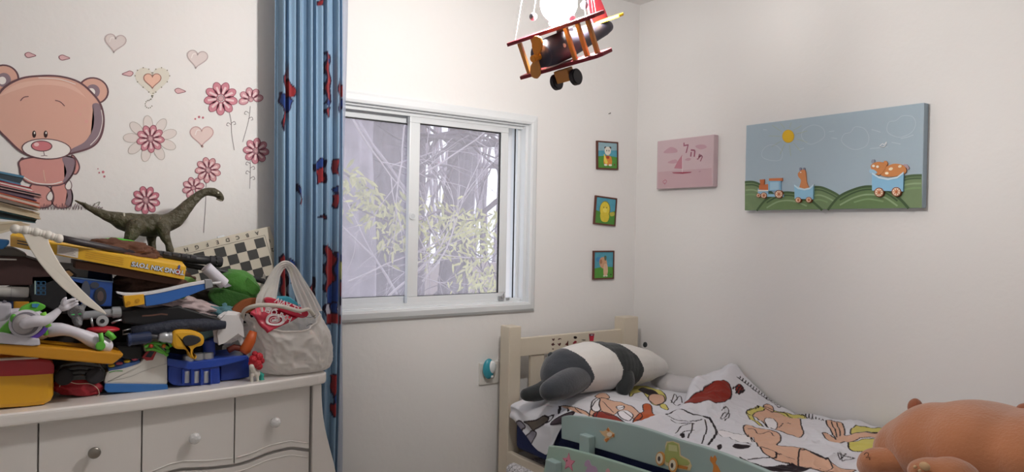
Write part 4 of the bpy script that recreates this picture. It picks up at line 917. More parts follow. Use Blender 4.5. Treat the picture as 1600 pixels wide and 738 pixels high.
mb = MB(); mb.span((-1.0, -2.15, .06), (-.07, YF - .01, .20), cream, .006); tag(mb.build('trundle_bed'), 'cream pull-out bed frame tucked under the bed', 'bed')

# ------------------------------------------------------------------ bedding
cotton = M_attr('printed_cotton', .9, .3, 600, .1)
def sstep(a, b, x): t = np.clip((x - a) / (b - a), 0, 1); return t * t * (3 - 2 * t)
WP = [(-.50, .715), (-.537, .73), (-.595, .748), (-.64, .772), (-.669, .79), (-.70, .780), (-.777, .749), (-.88, .696), (-1.01, .657), (-1.159, .666), (-1.323, .683), (-1.449, .69), (-2.3, .69)]
def wallz(y): return float(np.interp(-y, [-a for a, b in WP], [b for a, b in WP]))
def yleft(x): return -.555 + .36 * (x + .03) * 1.0 - .03 * math.sin(x * 9)
def duvet_h(x, y, fine=False):
    """top of the duvet over the bed plan"""
    base = .668 + .012 * math.sin(y * 4 + x * 2)
    wz_ = wallz(y); ax = max(0, -x - .03)
    f = math.exp(-(ax / .34) ** 1.5)
    r = base + (wz_ - base) * f
    # ridge running from the peak towards the rail, and the lifted left edge
    dl = yleft(x) - y
    r += .030 * math.exp(-((dl - .05) / .045) ** 2) * (0.5 + .5 * math.exp(-(ax / .5) ** 2))
    ry = -.69 - .38 * ax; r += .035 * math.exp(-((y - ry) / .05) ** 2) * math.exp(-(ax / .45) ** 2)
    p = Vector((x * 6, y * 6, 1.3)); r += .012 * noise.noise(p) + .007 * noise.noise(p * 2.3) + .004 * abs(noise.noise(p * 5))
    r += .006 * math.sin((x * 8 + y * 14) + 2.2 * noise.noise(p * .6))
    if not fine: return r - .05 * max(0, (-x - .86) / .05) ** 2 - (.05 * ((.03 - dl) / .03) ** 2 if dl < .03 else 0)
    q = Vector((x * 5 + y * 2, y * 5 - x * 2, 7.7)); q = q + Vector((noise.noise(q * .8), noise.noise(q * .8 + Vector((5, 5, 5))), 0)) * .9
    r += .010 * (1 - 2 * abs(noise.noise(q * 1.1))) ** 3 + .0028 * (1 - 2 * abs(noise.noise(q * 2.6))) ** 3
    # tucked down at the rails and at its left edge
    r -= .05 * max(0, (-x - .86) / .05) ** 2
    if dl < .03: r -= .05 * ((.03 - dl) / .03) ** 2
    return r
NX, NY = 330, 560
def duv(u, v):
    x = -.022 - .888 * u; yl = yleft(x); y = yl + (-2.24 - yl) * v
    return Vector((x, y, duvet_h(x, y, True)))
mb = MB(); mb.grid(duv, NX, NY, cotton); me = bpy.data.meshes.new('duvet'); mb.bm.to_mesh(me); mb.bm.free(); me.materials.append(cotton)
def hit(px, py, hf, z0=.86):
    d = ray(px, py); lo_, hi_ = (z0 - CAM.z) / d.z, (.55 - CAM.z) / d.z; n = 56; prev = lo_
    for i in range(n + 1):
        t = lo_ + (hi_ - lo_) * i / n; p = CAM + d * t
        if p.z <= hf(p.x, p.y):
            for _ in range(9):
                m_ = (prev + t) / 2; p = CAM + d * m_
                if p.z <= hf(p.x, p.y): t = m_
                else: prev = m_
            return (p.x, p.y)
        prev = t
    return (p.x, p.y)
D1 = lambda x, y: (1000 + x / 4.147, 560 + y / 4.147)       # zoom frames used while measuring
D2 = lambda x, y: (1250 + x / 4.571, 580 + y / 4.571)
def onD(pts, fr=D1, s=4, closed=True, hf=duvet_h):
    q = [hit(*fr(*p), hf) for p in pts]; return cr(q, s, closed) if s else q
SK, RU, OR, YE, BK, CR_, GR = '#d5ab93', '#8a2f25', '#b5562c', '#cdc36a', '#241a20', '#e9e6ea', '#8f8c92'
ink = []; fills = []
def F(h, pts, fr=D1, s=4, line=.0028, hf=duvet_h, c=True): q = onD(pts, fr, s, True, hf); fills.append((h, q)); line and ink.append((q + [q[0]], line))
def I(pts, w=.0028, fr=D1, s=4, hf=duvet_h): ink.append((onD(pts, fr, s, False, hf), w))
F(RU, [(285, 300), (330, 260), (400, 225), (420, 190), (500, 155), (560, 150), (590, 200), (590, 265), (560, 285), (500, 295), (420, 290), (350, 300)])
F(SK, [(690, 350), (740, 330), (800, 325), (870, 350), (950, 370), (1030, 395), (1045, 450), (1060, 490), (1030, 515), (990, 500), (950, 490), (900, 470), (850, 455), (810, 430), (760, 390)])
F(CR_, [(805, 405), (840, 390), (875, 405), (890, 435), (880, 460), (850, 455), (820, 435)], line=.002)
F(YE, [(690, 345), (740, 325), (800, 320), (840, 330), (900, 350), (980, 372), (1060, 380), (1080, 392), (1010, 395), (930, 372), (850, 350), (780, 345), (730, 370), (760, 410), (800, 445), (740, 410), (700, 375)], line=.0022)
F(SK, [(800, 310), (830, 300), (860, 320), (865, 350), (840, 350), (810, 335)], line=.0022)
F(SK, [(680, 440), (720, 440), (770, 460), (840, 475), (900, 500), (912, 540), (890, 565), (1000, 575), (1100, 605), (1180, 650), (1230, 680), (1240, 738), (1100, 715), (960, 690), (860, 655), (780, 600), (740, 540), (690, 500), (670, 465)])
I([(700, 468), (740, 470), (760, 500), (800, 500), (840, 490), (870, 520)], .002); I([(790, 580), (830, 600), (900, 640), (970, 650), (1000, 660)], .002); I([(900, 450), (940, 430), (980, 430)], .002); I([(960, 425), (985, 440)], .003)
F(CR_, [(500, 490), (560, 485), (640, 495), (720, 520), (740, 545), (650, 545), (560, 520)], line=.0015); F(BK, [(600, 578), (660, 570), (720, 585), (680, 598), (620, 595)], line=0)
F(BK, [(640, 640), (760, 690), (850, 705), (960, 695), (1080, 700), (1180, 738), (900, 738), (740, 720)], line=0)
I([(170, 365), (230, 350), (290, 355), (340, 370), (400, 378), (450, 400), (480, 440), (495, 490), (480, 530), (440, 565)], .0045); I([(180, 375), (230, 400), (290, 405), (330, 410), (400, 400)], .0028); I([(200, 400), (250, 425), (330, 420)], .0025)
I([(230, 495), (260, 450), (310, 430), (350, 425)], .0025); I([(340, 425), (335, 470), (310, 520)], .0028); I([(420, 400), (432, 460), (415, 520), (400, 555)], .0028); I([(260, 510), (290, 480), (350, 470)], .0025); F(BK, [(262, 500), (285, 500), (290, 515), (270, 518)], line=0); F(BK, [(500, 570), (525, 565), (530, 590), (505, 595)], line=0)
I([(530, 350), (560, 320), (575, 350), (545, 400), (520, 405), (540, 370), (580, 360), (570, 400), (550, 415)], .0022); I([(620, 545), (680, 550), (720, 560)], .0022); I([(730, 545), (700, 500)], .002); I([(760, 585), (800, 580), (870, 610), (880, 650), (820, 650), (700, 660)], .003)
I([(600, 200), (630, 180), (640, 200), (620, 230), (650, 185), (665, 190), (645, 225), (680, 205), (640, 240)], .0025); F(RU, [(625, 180), (650, 170), (670, 195), (665, 215), (640, 230), (620, 215)], line=.002)
for i in range(16):
    t = i / 15; x, y = 640 + 260 * t, 130 + 195 * t; I([(x - 12, y - 4), (x + 6, y + 4), (x + 12, y - 8)], .0022, s=3); 
for i in range(9):
    x, y = 1000 + i * 22, 360 + i * 6; I([(x, y + 10), (x + 8, y - 10), (x + 12, y + 12)], .0020, s=0)
F(SK, [(185, 370), (215, 368), (255, 372), (305, 385), (320, 440), (325, 470), (420, 462), (560, 462), (620, 465), (620, 492), (560, 492), (420, 500), (330, 510), (270, 522), (220, 515), (175, 490), (160, 462), (195, 455), (240, 480), (255, 490), (220, 430)], fr=D2)
I([(225, 375), (255, 440), (262, 480)], .0025, D2); I([(262, 378), (285, 440), (285, 470)], .0025, D2)
F(YE, [(385, 415), (430, 405), (520, 415), (625, 425), (640, 460), (520, 460), (420, 458), (360, 462)], fr=D2); F(YE, [(350, 512), (430, 508), (560, 498), (620, 500), (600, 540), (480, 575), (400, 575), (350, 555)], fr=D2)
I([(285, 580), (300, 648), (390, 630), (235, 600), (350, 595), (285, 640), (270, 610)], .0018, D2, 0)
F(SK, [(0, 560), (60, 570), (130, 600), (200, 650), (300, 700), (400, 715), (300, 740), (150, 735), (0, 700)], fr=D2); I([(0, 562), (60, 570), (130, 600), (190, 648)], .0042, D2)
for k in range(5):   # more of the print under and behind the brown plush
    yy = -1.75 - .1 * k; q = [(-.3 + .12 * math.cos(t + k), yy + .05 * math.sin(t)) for t in np.linspace(0, 6.2, 14)]; fills.append(((SK, YE, RU)[k % 3], q)); ink.append((q, .003))
def dye(cofn, fills, ink, base='#d9d9e0'):
    def f(co):
        n = len(co); c = np.tile(np.array(lin(base)), (n, 1)); X, Y = cofn(co)
        for h, q in fills: c[inside(X, Y, q)] = lin(h)
        for q, w in ink:
            Q = np.array(q); m = (X > Q[:, 0].min() - .01) & (X < Q[:, 0].max() + .01) & (Y > Q[:, 1].min() - .01) & (Y < Q[:, 1].max() + .01); idx = np.nonzero(m)[0]
            if len(idx): k = near(X[idx], Y[idx], q, w); c[idx[k]] = lin(BK)
        return c
    return f
paint(me, dye(lambda co: (co[:, 0], co[:, 1]), fills, ink))
for p in me.polygons: p.use_smooth = True
duvet = tag(link('duvet', me), 'crumpled white duvet with skin, rust and yellow cartoon print heaped against the right wall', 'duvet')
md = duvet.modifiers.new('solid', 'SOLIDIFY'); md.thickness = .012; md.offset = -1
# pillow in the same print with its end hanging over the bed edge
PT = .69
def pil_h(x, y): 
    p = Vector((x * 7, y * 7, 4.4)); return PT + .012 * noise.noise(p) + .006 * noise.noise(p * 2.4) + .012 * math.sin((x + 1) * 5) - .06 * max(0, (-.22 - y) * -1 / .1 if y > -.22 else 0) ** 2 - .03 * sstep(.0, .08, (yleft(x) + .01) - y)
EDGE = [(-.17, .60), (-.23, .588), (-.30, .548), (-.36, .520), (-.41, .497), (-.455, .490), (-.485, .51), (-.52, .56), (-.56, .60), (-.62, .64), (-.9, .66)]
def pil(u, v):
    yb = -.155 - .0 * u; L_ = 1 - v
    y = -.165 + (-.70 - -.165) * v - .16 * v * (1 - u) * 0
    xx_ = -.10 - .80 * min(1, u * 1.25); yy = -.165 + (yleft(xx_) - .10 + .165) * v
    zlow = float(np.interp(-yy, [-a for a, b in EDGE], [b for a, b in EDGE]))
    r = .055; s = u * 1.25
    top_len = .80                                            # from x -.10 to -.90
    if s < 1.0:
        x = -.10 - (.80) * s; z = pil_h(x, yy) - .07 * max(0, (s - .85) / .15) ** 2 * .35
        return Vector((x, yy, z))
    t = (s - 1.0) / .25; z0 = pil_h(-.9, yy) - .0245
    k = float(1 - sstep(.49, .53, -yy)); kk = k * float(sstep(.155, .20, -yy))
    x = -.90 - (.015 + .060 * kk) * math.sin(min(1, t * 2.2) * PI / 2) + .012 * kk * noise.noise(Vector((t * 3, yy * 12, 0)))
    z = z0 + (zlow - z0) * (t ** 1.25) * k - .03 * t * (1 - k)
    return Vector((x, yy, z))
mb = MB(); mb.grid(pil, 420, 260, cotton); me = bpy.data.meshes.new('pillow'); mb.bm.to_mesh(me); mb.bm.free(); me.materials.append(cotton)
fills, ink = [], []
H3 = lambda x, y: (780 + x / 4.706, 600 + y / 4.706)
def G(h, pts, s=4, line=.0024): F(h, pts, H3, s, line, pil_h)
def J(pts, w=.0024, s=4): I(pts, w, H3, s, pil_h)
G(SK, [(660, 210), (700, 140), (740, 105), (800, 115), (860, 130), (930, 150), (990, 175), (1040, 215), (1050, 245), (1000, 265), (960, 235), (900, 200), (840, 225), (790, 215), (740, 190), (700, 230)])
G(CR_, [(870, 205), (910, 195), (950, 200), (985, 235), (960, 262), (920, 255), (885, 235)]); G(CR_, [(675, 165), (700, 115), (740, 110), (735, 150), (745, 190), (700, 190)], line=.003); G(SK, [(705, 90), (740, 70), (790, 75), (810, 105), (760, 105), (720, 105)])
G(RU, [(695, 200), (760, 200), (840, 225), (910, 262), (930, 285), (840, 275), (740, 255), (700, 235)]); G(OR, [(985, 285), (1010, 240), (1060, 205), (1055, 160), (1085, 145), (1120, 165), (1130, 220), (1185, 240), (1170, 275), (1145, 305), (1120, 290), (1060, 290)])
G(YE, [(970, 40), (1010, 15), (1100, 22), (1180, 45), (1225, 90), (1220, 130), (1180, 155), (1120, 145), (1095, 110), (1050, 60), (1000, 70), (960, 95)]); G(BK, [(1020, 45), (1060, 28), (1120, 42), (1170, 75), (1130, 85), (1090, 80), (1050, 60)], line=0); G(SK, [(1105, 85), (1150, 75), (1210, 90), (1215, 130), (1180, 150), (1130, 145), (1100, 120)]); G(YE, [(1180, 155), (1220, 150), (1245, 185), (1220, 190)], line=.002)
G(SK, [(410, 145), (470, 135), (540, 150), (600, 170), (660, 195), (700, 215), (640, 220), (560, 215), (480, 205), (430, 190)]); G(RU, [(475, 205), (520, 203), (515, 225), (478, 224)], line=.002); J([(500, 150), (560, 200)], .002); J([(560, 160), (640, 210)], .002)
J([(1265, 140), (1290, 75), (1310, 110), (1290, 130)]); J([(1285, 140), (1330, 90), (1345, 140)]); J([(1260, 120), (1300, 160), (1330, 150)]); J([(760, 130), (840, 210)], .002); J([(860, 170), (880, 180), (920, 165)], .002); G(CR_, [(860, 170), (885, 160), (920, 165), (905, 190), (875, 190)], line=.002)
# grey and black motif on the hanging end (own y,z plan)
fl2, in2 = [], []
def yz(l, s=4, c=True): q = [(PX(*H3(*p), -.975).y, PX(*H3(*p), -.975).z) for p in l]; return cr(q, s, c)
for h, l in (('#8b8794', [(110, 320), (150, 270), (185, 320), (140, 345)]), ('#8b8794', [(175, 430), (215, 360), (250, 345), (275, 370), (245, 430), (240, 490), (290, 548), (260, 555), (210, 500)]), ('#5f564f', [(180, 280), (260, 270), (300, 240), (340, 260), (330, 295), (270, 330), (250, 345), (215, 300)]), ('#4a4048', [(370, 290), (410, 230), (440, 240), (445, 300), (400, 305)])):
    q = yz(l); fl2.append((h, q)); in2.append((q + [q[0]], .003))
for l in ([(290, 150), (370, 230)], [(320, 145), (400, 220)], [(380, 140), (410, 200), (450, 230)], [(135, 350), (150, 400), (170, 330)], [(330, 250), (350, 240), (360, 270), (340, 290)]): in2.append((yz(l, 4, False), .003))
def dye_p(co):
    c = dye(lambda q: (q[:, 0], q[:, 1]), fills, ink)(co); side = co[:, 0] < -.885
    c2 = dye(lambda q: (q[:, 1], q[:, 2]), fl2, in2)(co); c[side] = c2[side]; return c
paint(me, dye_p)
for p in me.polygons: p.use_smooth = True
pw = tag(link('pillow', me), 'flat pillow in cartoon print under the panda, one end hanging over the bed side', 'pillow')
md = pw.modifiers.new('solid', 'SOLIDIFY'); md.thickness = .010; md.offset = -1
c_ = PX(1078, 596, -.12)
pillow2 = blob([(Vector((-.125, -.44, .685)), (.10, .135, .052)), (Vector((-.12, -.36, .69)), (.09, .08, .045))], .01, 8, None, [M('#c2bfc1', .9, bump=.4, bscale=25)], 'pillow', disp=lambda p, n: n * (.008 * noise.noise(p * 14)))
tag(pillow2, 'plain greyish white pillow pushed against the right wall beyond the panda', 'pillow')

# ------------------------------------------------------------------ panda plush
YP = -.34
def pe(px, py, y, rx, ry, rd, a=0):
    """ellipsoid: centre pixel, half sizes in pixels across and up, depth half size in metres, turn in the picture"""
    m = MPP(px, py, y); return (PY(px, py, y), (rx * m, rd, ry * m), Matrix.Rotation(math.radians(a), 3, 'Y'))
prof_ = cr([(866, 585, 17, 24, .085), (880, 580, 28, 34, .11), (900, 577, 34, 38, .125), (925, 573, 34, 39, .128), (950, 572.5, 34, 37.5, .122), (975, 572, 32, 34, .112), (998, 571, 27, 28, .092), (1016, 572, 19, 21, .072), (1030, 574, 13, 14, .048)], 4)
pd = [pe(a, b, YP, c, d, e, 6) for a, b, c, d, e in prof_]
dark1, dark2, wht = M('#34383f', .9, sheen=.35, bump=.15, bscale=120, var=.10, vscale=12), M('#24282a', .9, sheen=.25, bump=.15, bscale=120), M('#d9d6d2', .9, sheen=.3, bump=.12, bscale=120)
def seam(pts): q = [PY(a, b, YP - .09) for a, b in pts]; return [p.z for p in q][::-1], [p.x for p in q][::-1]
SE = [seam([(880, 528), (894, 539), (912, 560), (922, 588), (915, 618)]), seam([(930, 526), (943, 534), (960, 552), (967, 576), (962, 608)]), seam([(970, 530), (981, 539), (996, 556), (1002, 575), (998, 600)])]
def pcol(c):
    k = sum(c.x > float(np.interp(c.z, z, x)) for z, x in SE); return (0, 2, 1, 2)[k]
panda = thing('panda_plush', 'long grey, black and white panda plush lying across the pillow', 'plush toy', tuple(PY(930, 612, YP)))
bodyp = blob(pd, .0045, 12, pcol, [dark1, dark2, wht], 'body', panda, disp=lambda p, n: n * (.004 * noise.noise(p * 16)))
blob(pchain([(905, 590, YP - .07, 20), (885, 600, YP - .12, 22), (868, 607, YP - .15, 19), (858, 611, YP - .16, 16)], 9), .007, 10, None, [dark1], 'leg', panda)
blob(pchain([(865, 600, YP + .02, 15), (845, 612, YP - .0, 14), (830, 616, YP - .0, 12), (822, 617, YP, 10)], 9), .007, 6, None, [dark2], 'leg', panda)
blob(pchain([(975, 585, YP - .08, 15), (978, 598, YP - .11, 14), (974, 607, YP - .12, 12)], 4), .006, 6, None, [dark2], 'arm', panda)
mb = MB(); e = PY(1008, 539, YP + .03); mb.ell(e, (.013, .009, .014), dark2); mb.build('ear', panda)
mb = MB(); e = PY(861, 556, YP + .05); mb.ell(e, (.016, .016, .016), dark2); mb.build('tail', panda)
mb = MB(); e = PY(1041, 575, YP - .01); mb.ell(e, (.009, .012, .012), M('#c9c4be', .9)); mb.build('nose', panda)

# ------------------------------------------------------------------ brown plush at the right
XT = -.50
def te(px, py, x, ry_, rz_, rx_, a=0):
    m = (R3.transposed() @ (PX(px, py, x) - CAM)).z / -F_PX; return (PX(px, py, x), (rx_, ry_ * m, rz_ * m), Matrix.Rotation(math.radians(a), 3, 'X'))
tb = M('#aa6d48', .92, sheen=.5, bump=.25, bscale=110, var=.22, vscale=5); tb2 = M('#94573c', .92, sheen=.3, bump=.15, bscale=110)
teddy = thing('bear_plush', 'large brown bear plush lying on the duvet at the right edge', 'plush toy', tuple(PX(1500, 738, XT)))
bodyt = blob([te(1440, 700, XT, 66, 52, .17, -14), te(1480, 698, XT, 84, 66, .21, 0), te(1545, 702, XT, 105, 72, .23, 4), te(1640, 712, XT, 95, 66, .22, 8), te(1425, 712, XT - .04, 46, 40, .12)], .012, 12, None, [tb], 'body', teddy, disp=lambda p, n: n * (.006 * noise.noise(p * 9)))
blob([te(1400, 720, XT - .13, 38, 24, .07, -20), te(1372, 722, XT - .16, 30, 22, .06, -10), te(1362, 728, XT - .16, 22, 20, .05)], .008, 8, None, [tb], 'leg', teddy)
fp = blob([te(1490, 742, XT - .24, 38, 26, .07, 4), te(1455, 738, XT - .27, 30, 22, .055, 0), te(1442, 736, XT - .28, 22, 18, .05)], .008, 8, None, [tb], 'leg', teddy)
e = PX(1430, 637, XT + .03); blob([(e, (.028, .022, .03), None), (e + Vector((.0, -.01, -.015)), (.026, .02, .02), None)], .006, 4, None, [tb2], 'ear', teddy)
e = PX(1600, 645, XT + .06); blob([(e, (.028, .022, .028), None)], .006, 4, None, [tb2], 'ear', teddy)
for a, b, r1, r2, d in ((1445, 729, 8.5, 6.5, .333), (1430, 730, 2.8, 2.8, .335), (1437, 736, 2.4, 2.4, .337)):
    m = (R3.transposed() @ (PX(a, b, XT - d) - CAM)).z / -F_PX; p = PX(a, b, XT - d + .004)
    mb = MB(); mb.ell(p, (.006, r1 * m, r2 * m), M('#c6a27a', .8)); mb.build('paw_pad', teddy)
st = M('#5d3526', .8)
for l in ([(1350, 711), (1353, 708), (1357, 709), (1356, 713)], [(1353, 715), (1358, 715), (1359, 719)]):
    mb = MB(); mb.tube([PX(a, b, XT - .215) for a, b in cr(l, 4)], .0012, st, seg=5); mb.build('stitch', teddy)

# ================================================================== TOYS ON THE DRESSER
def YZ(px, py, z=.951): return PZ(px, py, z).y
def SL(mb, pts, y, d, m, bevel=0.0, smooth=0, slope=None):
    q = cr(pts, smooth, True) if smooth else pts
    mb.prism([PY(a, b, y) for a, b in q], (0, d, 0), m, bevel); return mb
def one(mb, name, label, cat, group=None): return tag(mb.build(name), label, cat, group)
def crumple(c, r, seed, amp=.25, m=None, sub=4, sharp=2.5, fl=None):
    b = bmesh.new(); bmesh.ops.create_icosphere(b, subdivisions=sub, radius=1.0); s_ = seed * 7.13
    for v in b.verts:
        p = v.co.normalized(); q = p * sharp + Vector((s_, s_ * .3, -s_)); n = 1 - 2 * abs(noise.noise(q)) + .5 * (1 - 2 * abs(noise.noise(q * 2.3))) + .25 * noise.noise(q * 5)
        k = 1 + amp * (n - .6); v.co = Vector((p.x * r[0], p.y * r[1], p.z * r[2])) * k
        if fl is not None: v.co.z = max(v.co.z, -r[2] * fl)
    return b
def lump(px, py, y, rx, rz, ry, seed, m, amp=.25, rot=0, sharp=2.5, fl=None, mb=None, sub=4):
    mb = mb or MB(); k = MPP(px, py, y); mb._join(crumple(None, (rx * k, ry, rz * k), seed, amp, None, sub, sharp, fl), m, True, Matrix.Translation(PY(px, py, y)) @ Matrix.Rotation(math.radians(rot), 4, 'Y')); return mb
C_ = lambda h, r=.45, **k: M(h, r, **k)
blk = C_('#17171b', .5); blk2 = C_('#222026', .7); yelP = C_('#d9a21d', .35, coat=.3); redP = C_('#b01c2a', .35, coat=.3); whP = C_('#dedbd8', .35, coat=.3); bluP = C_('#1d3fa0', .35, coat=.25); bluL = C_('#2f74b5', .4); grn = C_('#5eb23c', .4); pur = C_('#5b3aa0', .4); slv = C_('#b9bcc0', .3, metal=.7)

# -- sauropod dinosaur standing on the pile
YD = -.16
dinoM = M('#4d4838', .5, bump=1.0, bscale=60, var=.5, vscale=22, spec=.35); 
dino = thing('dinosaur_toy', 'dark green long necked toy dinosaur standing on top of the pile', 'toy', tuple(PY(235, 393, YD)))
pts = [(117, 313, YD, 1.8), (132, 321, YD, 3.8), (152, 331, YD, 6.2), (175, 340, YD, 9.6), (195, 347, YD, 14.5), (215, 351, YD, 17), (238, 352, YD, 18), (258, 349, YD, 15), (274, 342, YD, 13.5), (286, 330, YD, 11), (298, 317, YD, 8.6), (310, 306, YD, 7), (322, 300, YD, 6.3), (333, 300, YD, 7)]
e = pchain(pts, 7) + pchain([(333, 300, YD, 7), (341, 304, YD, 6), (346, 311, YD, 4.5)], 5)
e += pchain([(212, 354, YD - .035, 13), (206, 366, YD - .045, 10), (200, 376, YD - .045, 7), (195, 383, YD - .045, 6), (190, 386, YD - .05, 5)], 6)
e += pchain([(236, 362, YD + .03, 9), (237, 376, YD + .035, 6.5), (238, 390, YD + .035, 6)], 6)
e += pchain([(255, 356, YD - .035, 11), (258, 370, YD - .045, 7.5), (263, 382, YD - .045, 5.5), (266, 392, YD - .045, 6)], 6)
e += pchain([(250, 362, YD + .03, 7), (262, 376, YD + .035, 5), (246, 388, YD + .035, 5)], 6)[:8]
blob(e, .0035, 5, None, [dinoM], 'body', dino, disp=lambda p, n: n * (.0022 * noise.noise(p * 45)))
mb = MB(); p = PY(341, 301.5, YD - .018); mb.ell(p, (.003, .002, .0032), C_('#d8d3c4', .2)); mb.build('eye', dino)
mb = MB(); mb.tube([PY(a, b, YD - .015) for a, b in ((338, 311), (343, 313), (347, 314))], .0022, C_('#8a8270'), seg=6); mb.build('jaw', dino)
mb = MB(); mb.tube([PY(a, b, YD - .02) for a, b in ((193.5, 333), (194, 340), (195, 347))] , .0035, C_('#b9b4a6'), seg=6); mb.build('tail_joint', dino)

# -- folding chess board leaning on the wall
chess = thing('chess_board', 'black and cream folding chess board leaning tilted against the wall', 'chess board', tuple(PY(360, 470, -.2)))
O = PY(411.5, 371, -.065); U_ = (PY(299.6, 397.5, -.065) - O).normalized()
dn = PY(424.3, 421, -.09) - O; V_ = (dn - U_ * dn.dot(U_)).normalized(); Nn = V_.cross(U_).normalized()
if Nn.y > 0: Nn = -Nn
cs = .0365; brd = .036
def CB(a, b, k=0): return O + U_ * (a * cs) + V_ * (b * cs) + Nn * k
bc = C_('#c9c1b0', .5, var=.04); bd_ = C_('#15130f', .5); inkM = C_('#2a241d', .5)
q = brd / cs
mb = MB(); mb.prism([CB(-q, -q), CB(8 + q, -q), CB(8 + q, 8 + q), CB(-q, 8 + q)], -Nn * .022, bc, .003); mb.build('board', chess)
mb = MB()
for i in range(8):
    for j in range(8):
        if (i + j) % 2 == 0: mb.poly([CB(i, j, .0008), CB(i + 1, j, .0008), CB(i + 1, j + 1, .0008), CB(i, j + 1, .0008)], bd_)
mb.strip([CB(*p, .001) for p in ((-.18, -.18), (8.18, -.18), (8.18, 8.18), (-.18, 8.18))], .0014, inkM, Nn, True)
mb.build('squares', chess)
mb = MB()
for i, ch in enumerate('ABCDEFGH'):
    mb.mesh(text_mesh(ch, .020, 0, .0003), inkM, frame_mat(CB(i + .5, -.58, .0014), U_, V_))
for i, ch in enumerate('12345678'):
    mb.mesh(text_mesh(ch, .019, 0, .0003), inkM, frame_mat(CB(-.52, i + .5, .0014), U_, V_))
mb.build('letters', chess)
mb = MB(); mb.box(CB(4, -q - .08, -.008), (.025, .008, .008), slv, frame_mat((0, 0, 0), U_, V_).to_3x3()); mb.build('latch', chess)

# -- dark lumps added behind the toys to give the shade between them
mb = lump(200, 520, -.22, 150, 70, .11, 3, blk2, .18); one(mb, 'dark_filler', 'added black lump giving the shade in the gaps of the middle of the pile', 'bag')
mb = lump(70, 520, -.25, 110, 75, .11, 5, C_('#241c1c', .8), .16); one(mb, 'dark_filler', 'added dark brown lump giving the shade behind the toy figure at the left', 'bag')

# -- magazines and books at the left
mg = 'books and magazines stacked at the left edge'
def paperstack(pts, y, d, cover, page, label, name='magazine', dark=None):
    """thin bound item: cover over page edges; pts = top-left, top-right, bottom-right, bottom-left"""
    a, b, c, e_ = pts; root = thing(name, label, 'book' if name == 'book' else 'magazine', tuple(PY(*e_, y)), mg)
    L_ = lambda p, q, t: (p[0] + (q[0] - p[0]) * t, p[1] + (q[1] - p[1]) * t)
    mb = MB(); SL(mb, [a, b, L_(b, c, .22), L_(a, e_, .22)], y, d, cover); SL(mb, [L_(a, e_, .82), L_(b, c, .82), c, e_], y, d, cover); mb.build('cover', root)
    mb = MB(); SL(mb, [L_(a, e_, .22), (b[0] - 1.2, L_(b, c, .22)[1]), (c[0] - 1.2, L_(b, c, .82)[1]), L_(a, e_, .82)], y + .002, d - .004, page); mb.build('pages', root)
paperstack([(-30, 347), (33, 346), (48, 352), (-30, 374)], -.40, .16, C_('#c9bda6', .7), C_('#b3a68f', .8), 'cream book lowest of the left stack, sloping up to the right', 'book')
paperstack([(-30, 321), (58, 343), (56, 349), (-30, 338)], -.38, .18, C_('#2c5560', .5), C_('#222a2c', .8), 'dark teal covered book second from the bottom of the left stack', 'book')
paperstack([(-30, 307), (62, 333), (64, 343), (-30, 322)], -.39, .19, C_('#c2b6a0', .7), C_('#b9ad97', .8), 'thick cream book in the middle of the left stack', 'book')
paperstack([(-30, 300), (62, 326), (62, 329), (-30, 307)], -.40, .2, C_('#d9d4cf', .5), C_('#cfc9c2', .7), 'thin white magazine on the thick cream book')
paperstack([(-30, 293), (62, 317), (63, 325), (-30, 301)], -.41, .2, C_('#b3563e', .5), C_('#c9b5ab', .7), 'orange red magazine third above the cream books')
paperstack([(-30, 289), (52, 307), (58, 314), (-30, 294)], -.40, .2, C_('#5a4a6b', .5), C_('#b8aebd', .7), 'purple magazine in the left stack')
paperstack([(-30, 282), (64, 303), (66, 308), (-30, 288)], -.41, .2, C_('#c4a0a2', .5), C_('#3c3236', .7), 'pale pink magazine sticking out furthest right of the left stack')
paperstack([(-30, 276), (48, 293), (54, 301), (-30, 281)], -.40, .2, C_('#a32632', .45), C_('#d8cfcb', .7), 'red and white magazine second from the top of the left stack')
paperstack([(-30, 262), (38, 275), (32, 290), (-30, 274)], -.39, .2, C_('#4f7f9e', .45), C_('#33424d', .7), 'blue covered book topmost of the left stack', 'book')

# -- things between the stack and the toy figure
mb = MB(); SL(mb, [(-30, 398), (40, 402), (72, 412), (96, 436), (70, 446), (-30, 447)], -.47, .22, C_('#3d2524', .6), .004); one(mb, 'board_game_box', 'dark maroon flat box under the yellow game box at the left edge', 'box')
mb = MB(); SL(mb, [(-30, 386), (20, 388), (42, 398), (40, 404), (-30, 402)], -.46, .2, C_('#6e6a66', .5), .002); SL(mb, [(-30, 403), (26, 405), (26, 407), (-30, 406)], -.475, .01, C_('#d5d2ce')); one(mb, 'plastic_tray', 'grey plastic tray edge above the maroon box', 'tray')
mb = MB(); SL(mb, [(-30, 371), (15, 376), (14, 382), (4, 390), (-30, 386)], -.50, .08, bluL, .004); one(mb, 'toy_block', 'light blue plastic piece at the left edge beside the yellow game box', 'toy')
mb = MB(); p0, p1 = PY(-30, 455, -.50), PY(45, 457, -.50); mb.cyl(p0, p1, .014, C_('#a9a7a4', .5), 20, bevel=.002); mb.cyl(PY(17, 456, -.5), PY(18, 456, -.5), .0146, C_('#8c8a88')); one(mb, 'cardboard_tube', 'white tube lying under the dark boxes at the left edge', 'tube')
mb = MB(); SL(mb, [(-30, 464), (64, 465), (90, 473), (80, 478), (-30, 478)], -.46, .2, blk, .003); SL(mb, [(-30, 472), (21, 472), (21, 484), (-30, 484)], -.475, .1, C_('#27407a'), .002); SL(mb, [(21, 472), (46, 472), (40, 486), (21, 486)], -.475, .1, C_('#c98f2a'), .002); one(mb, 'game_box', 'black box with a blue and orange edge above the toy figure chest', 'box')
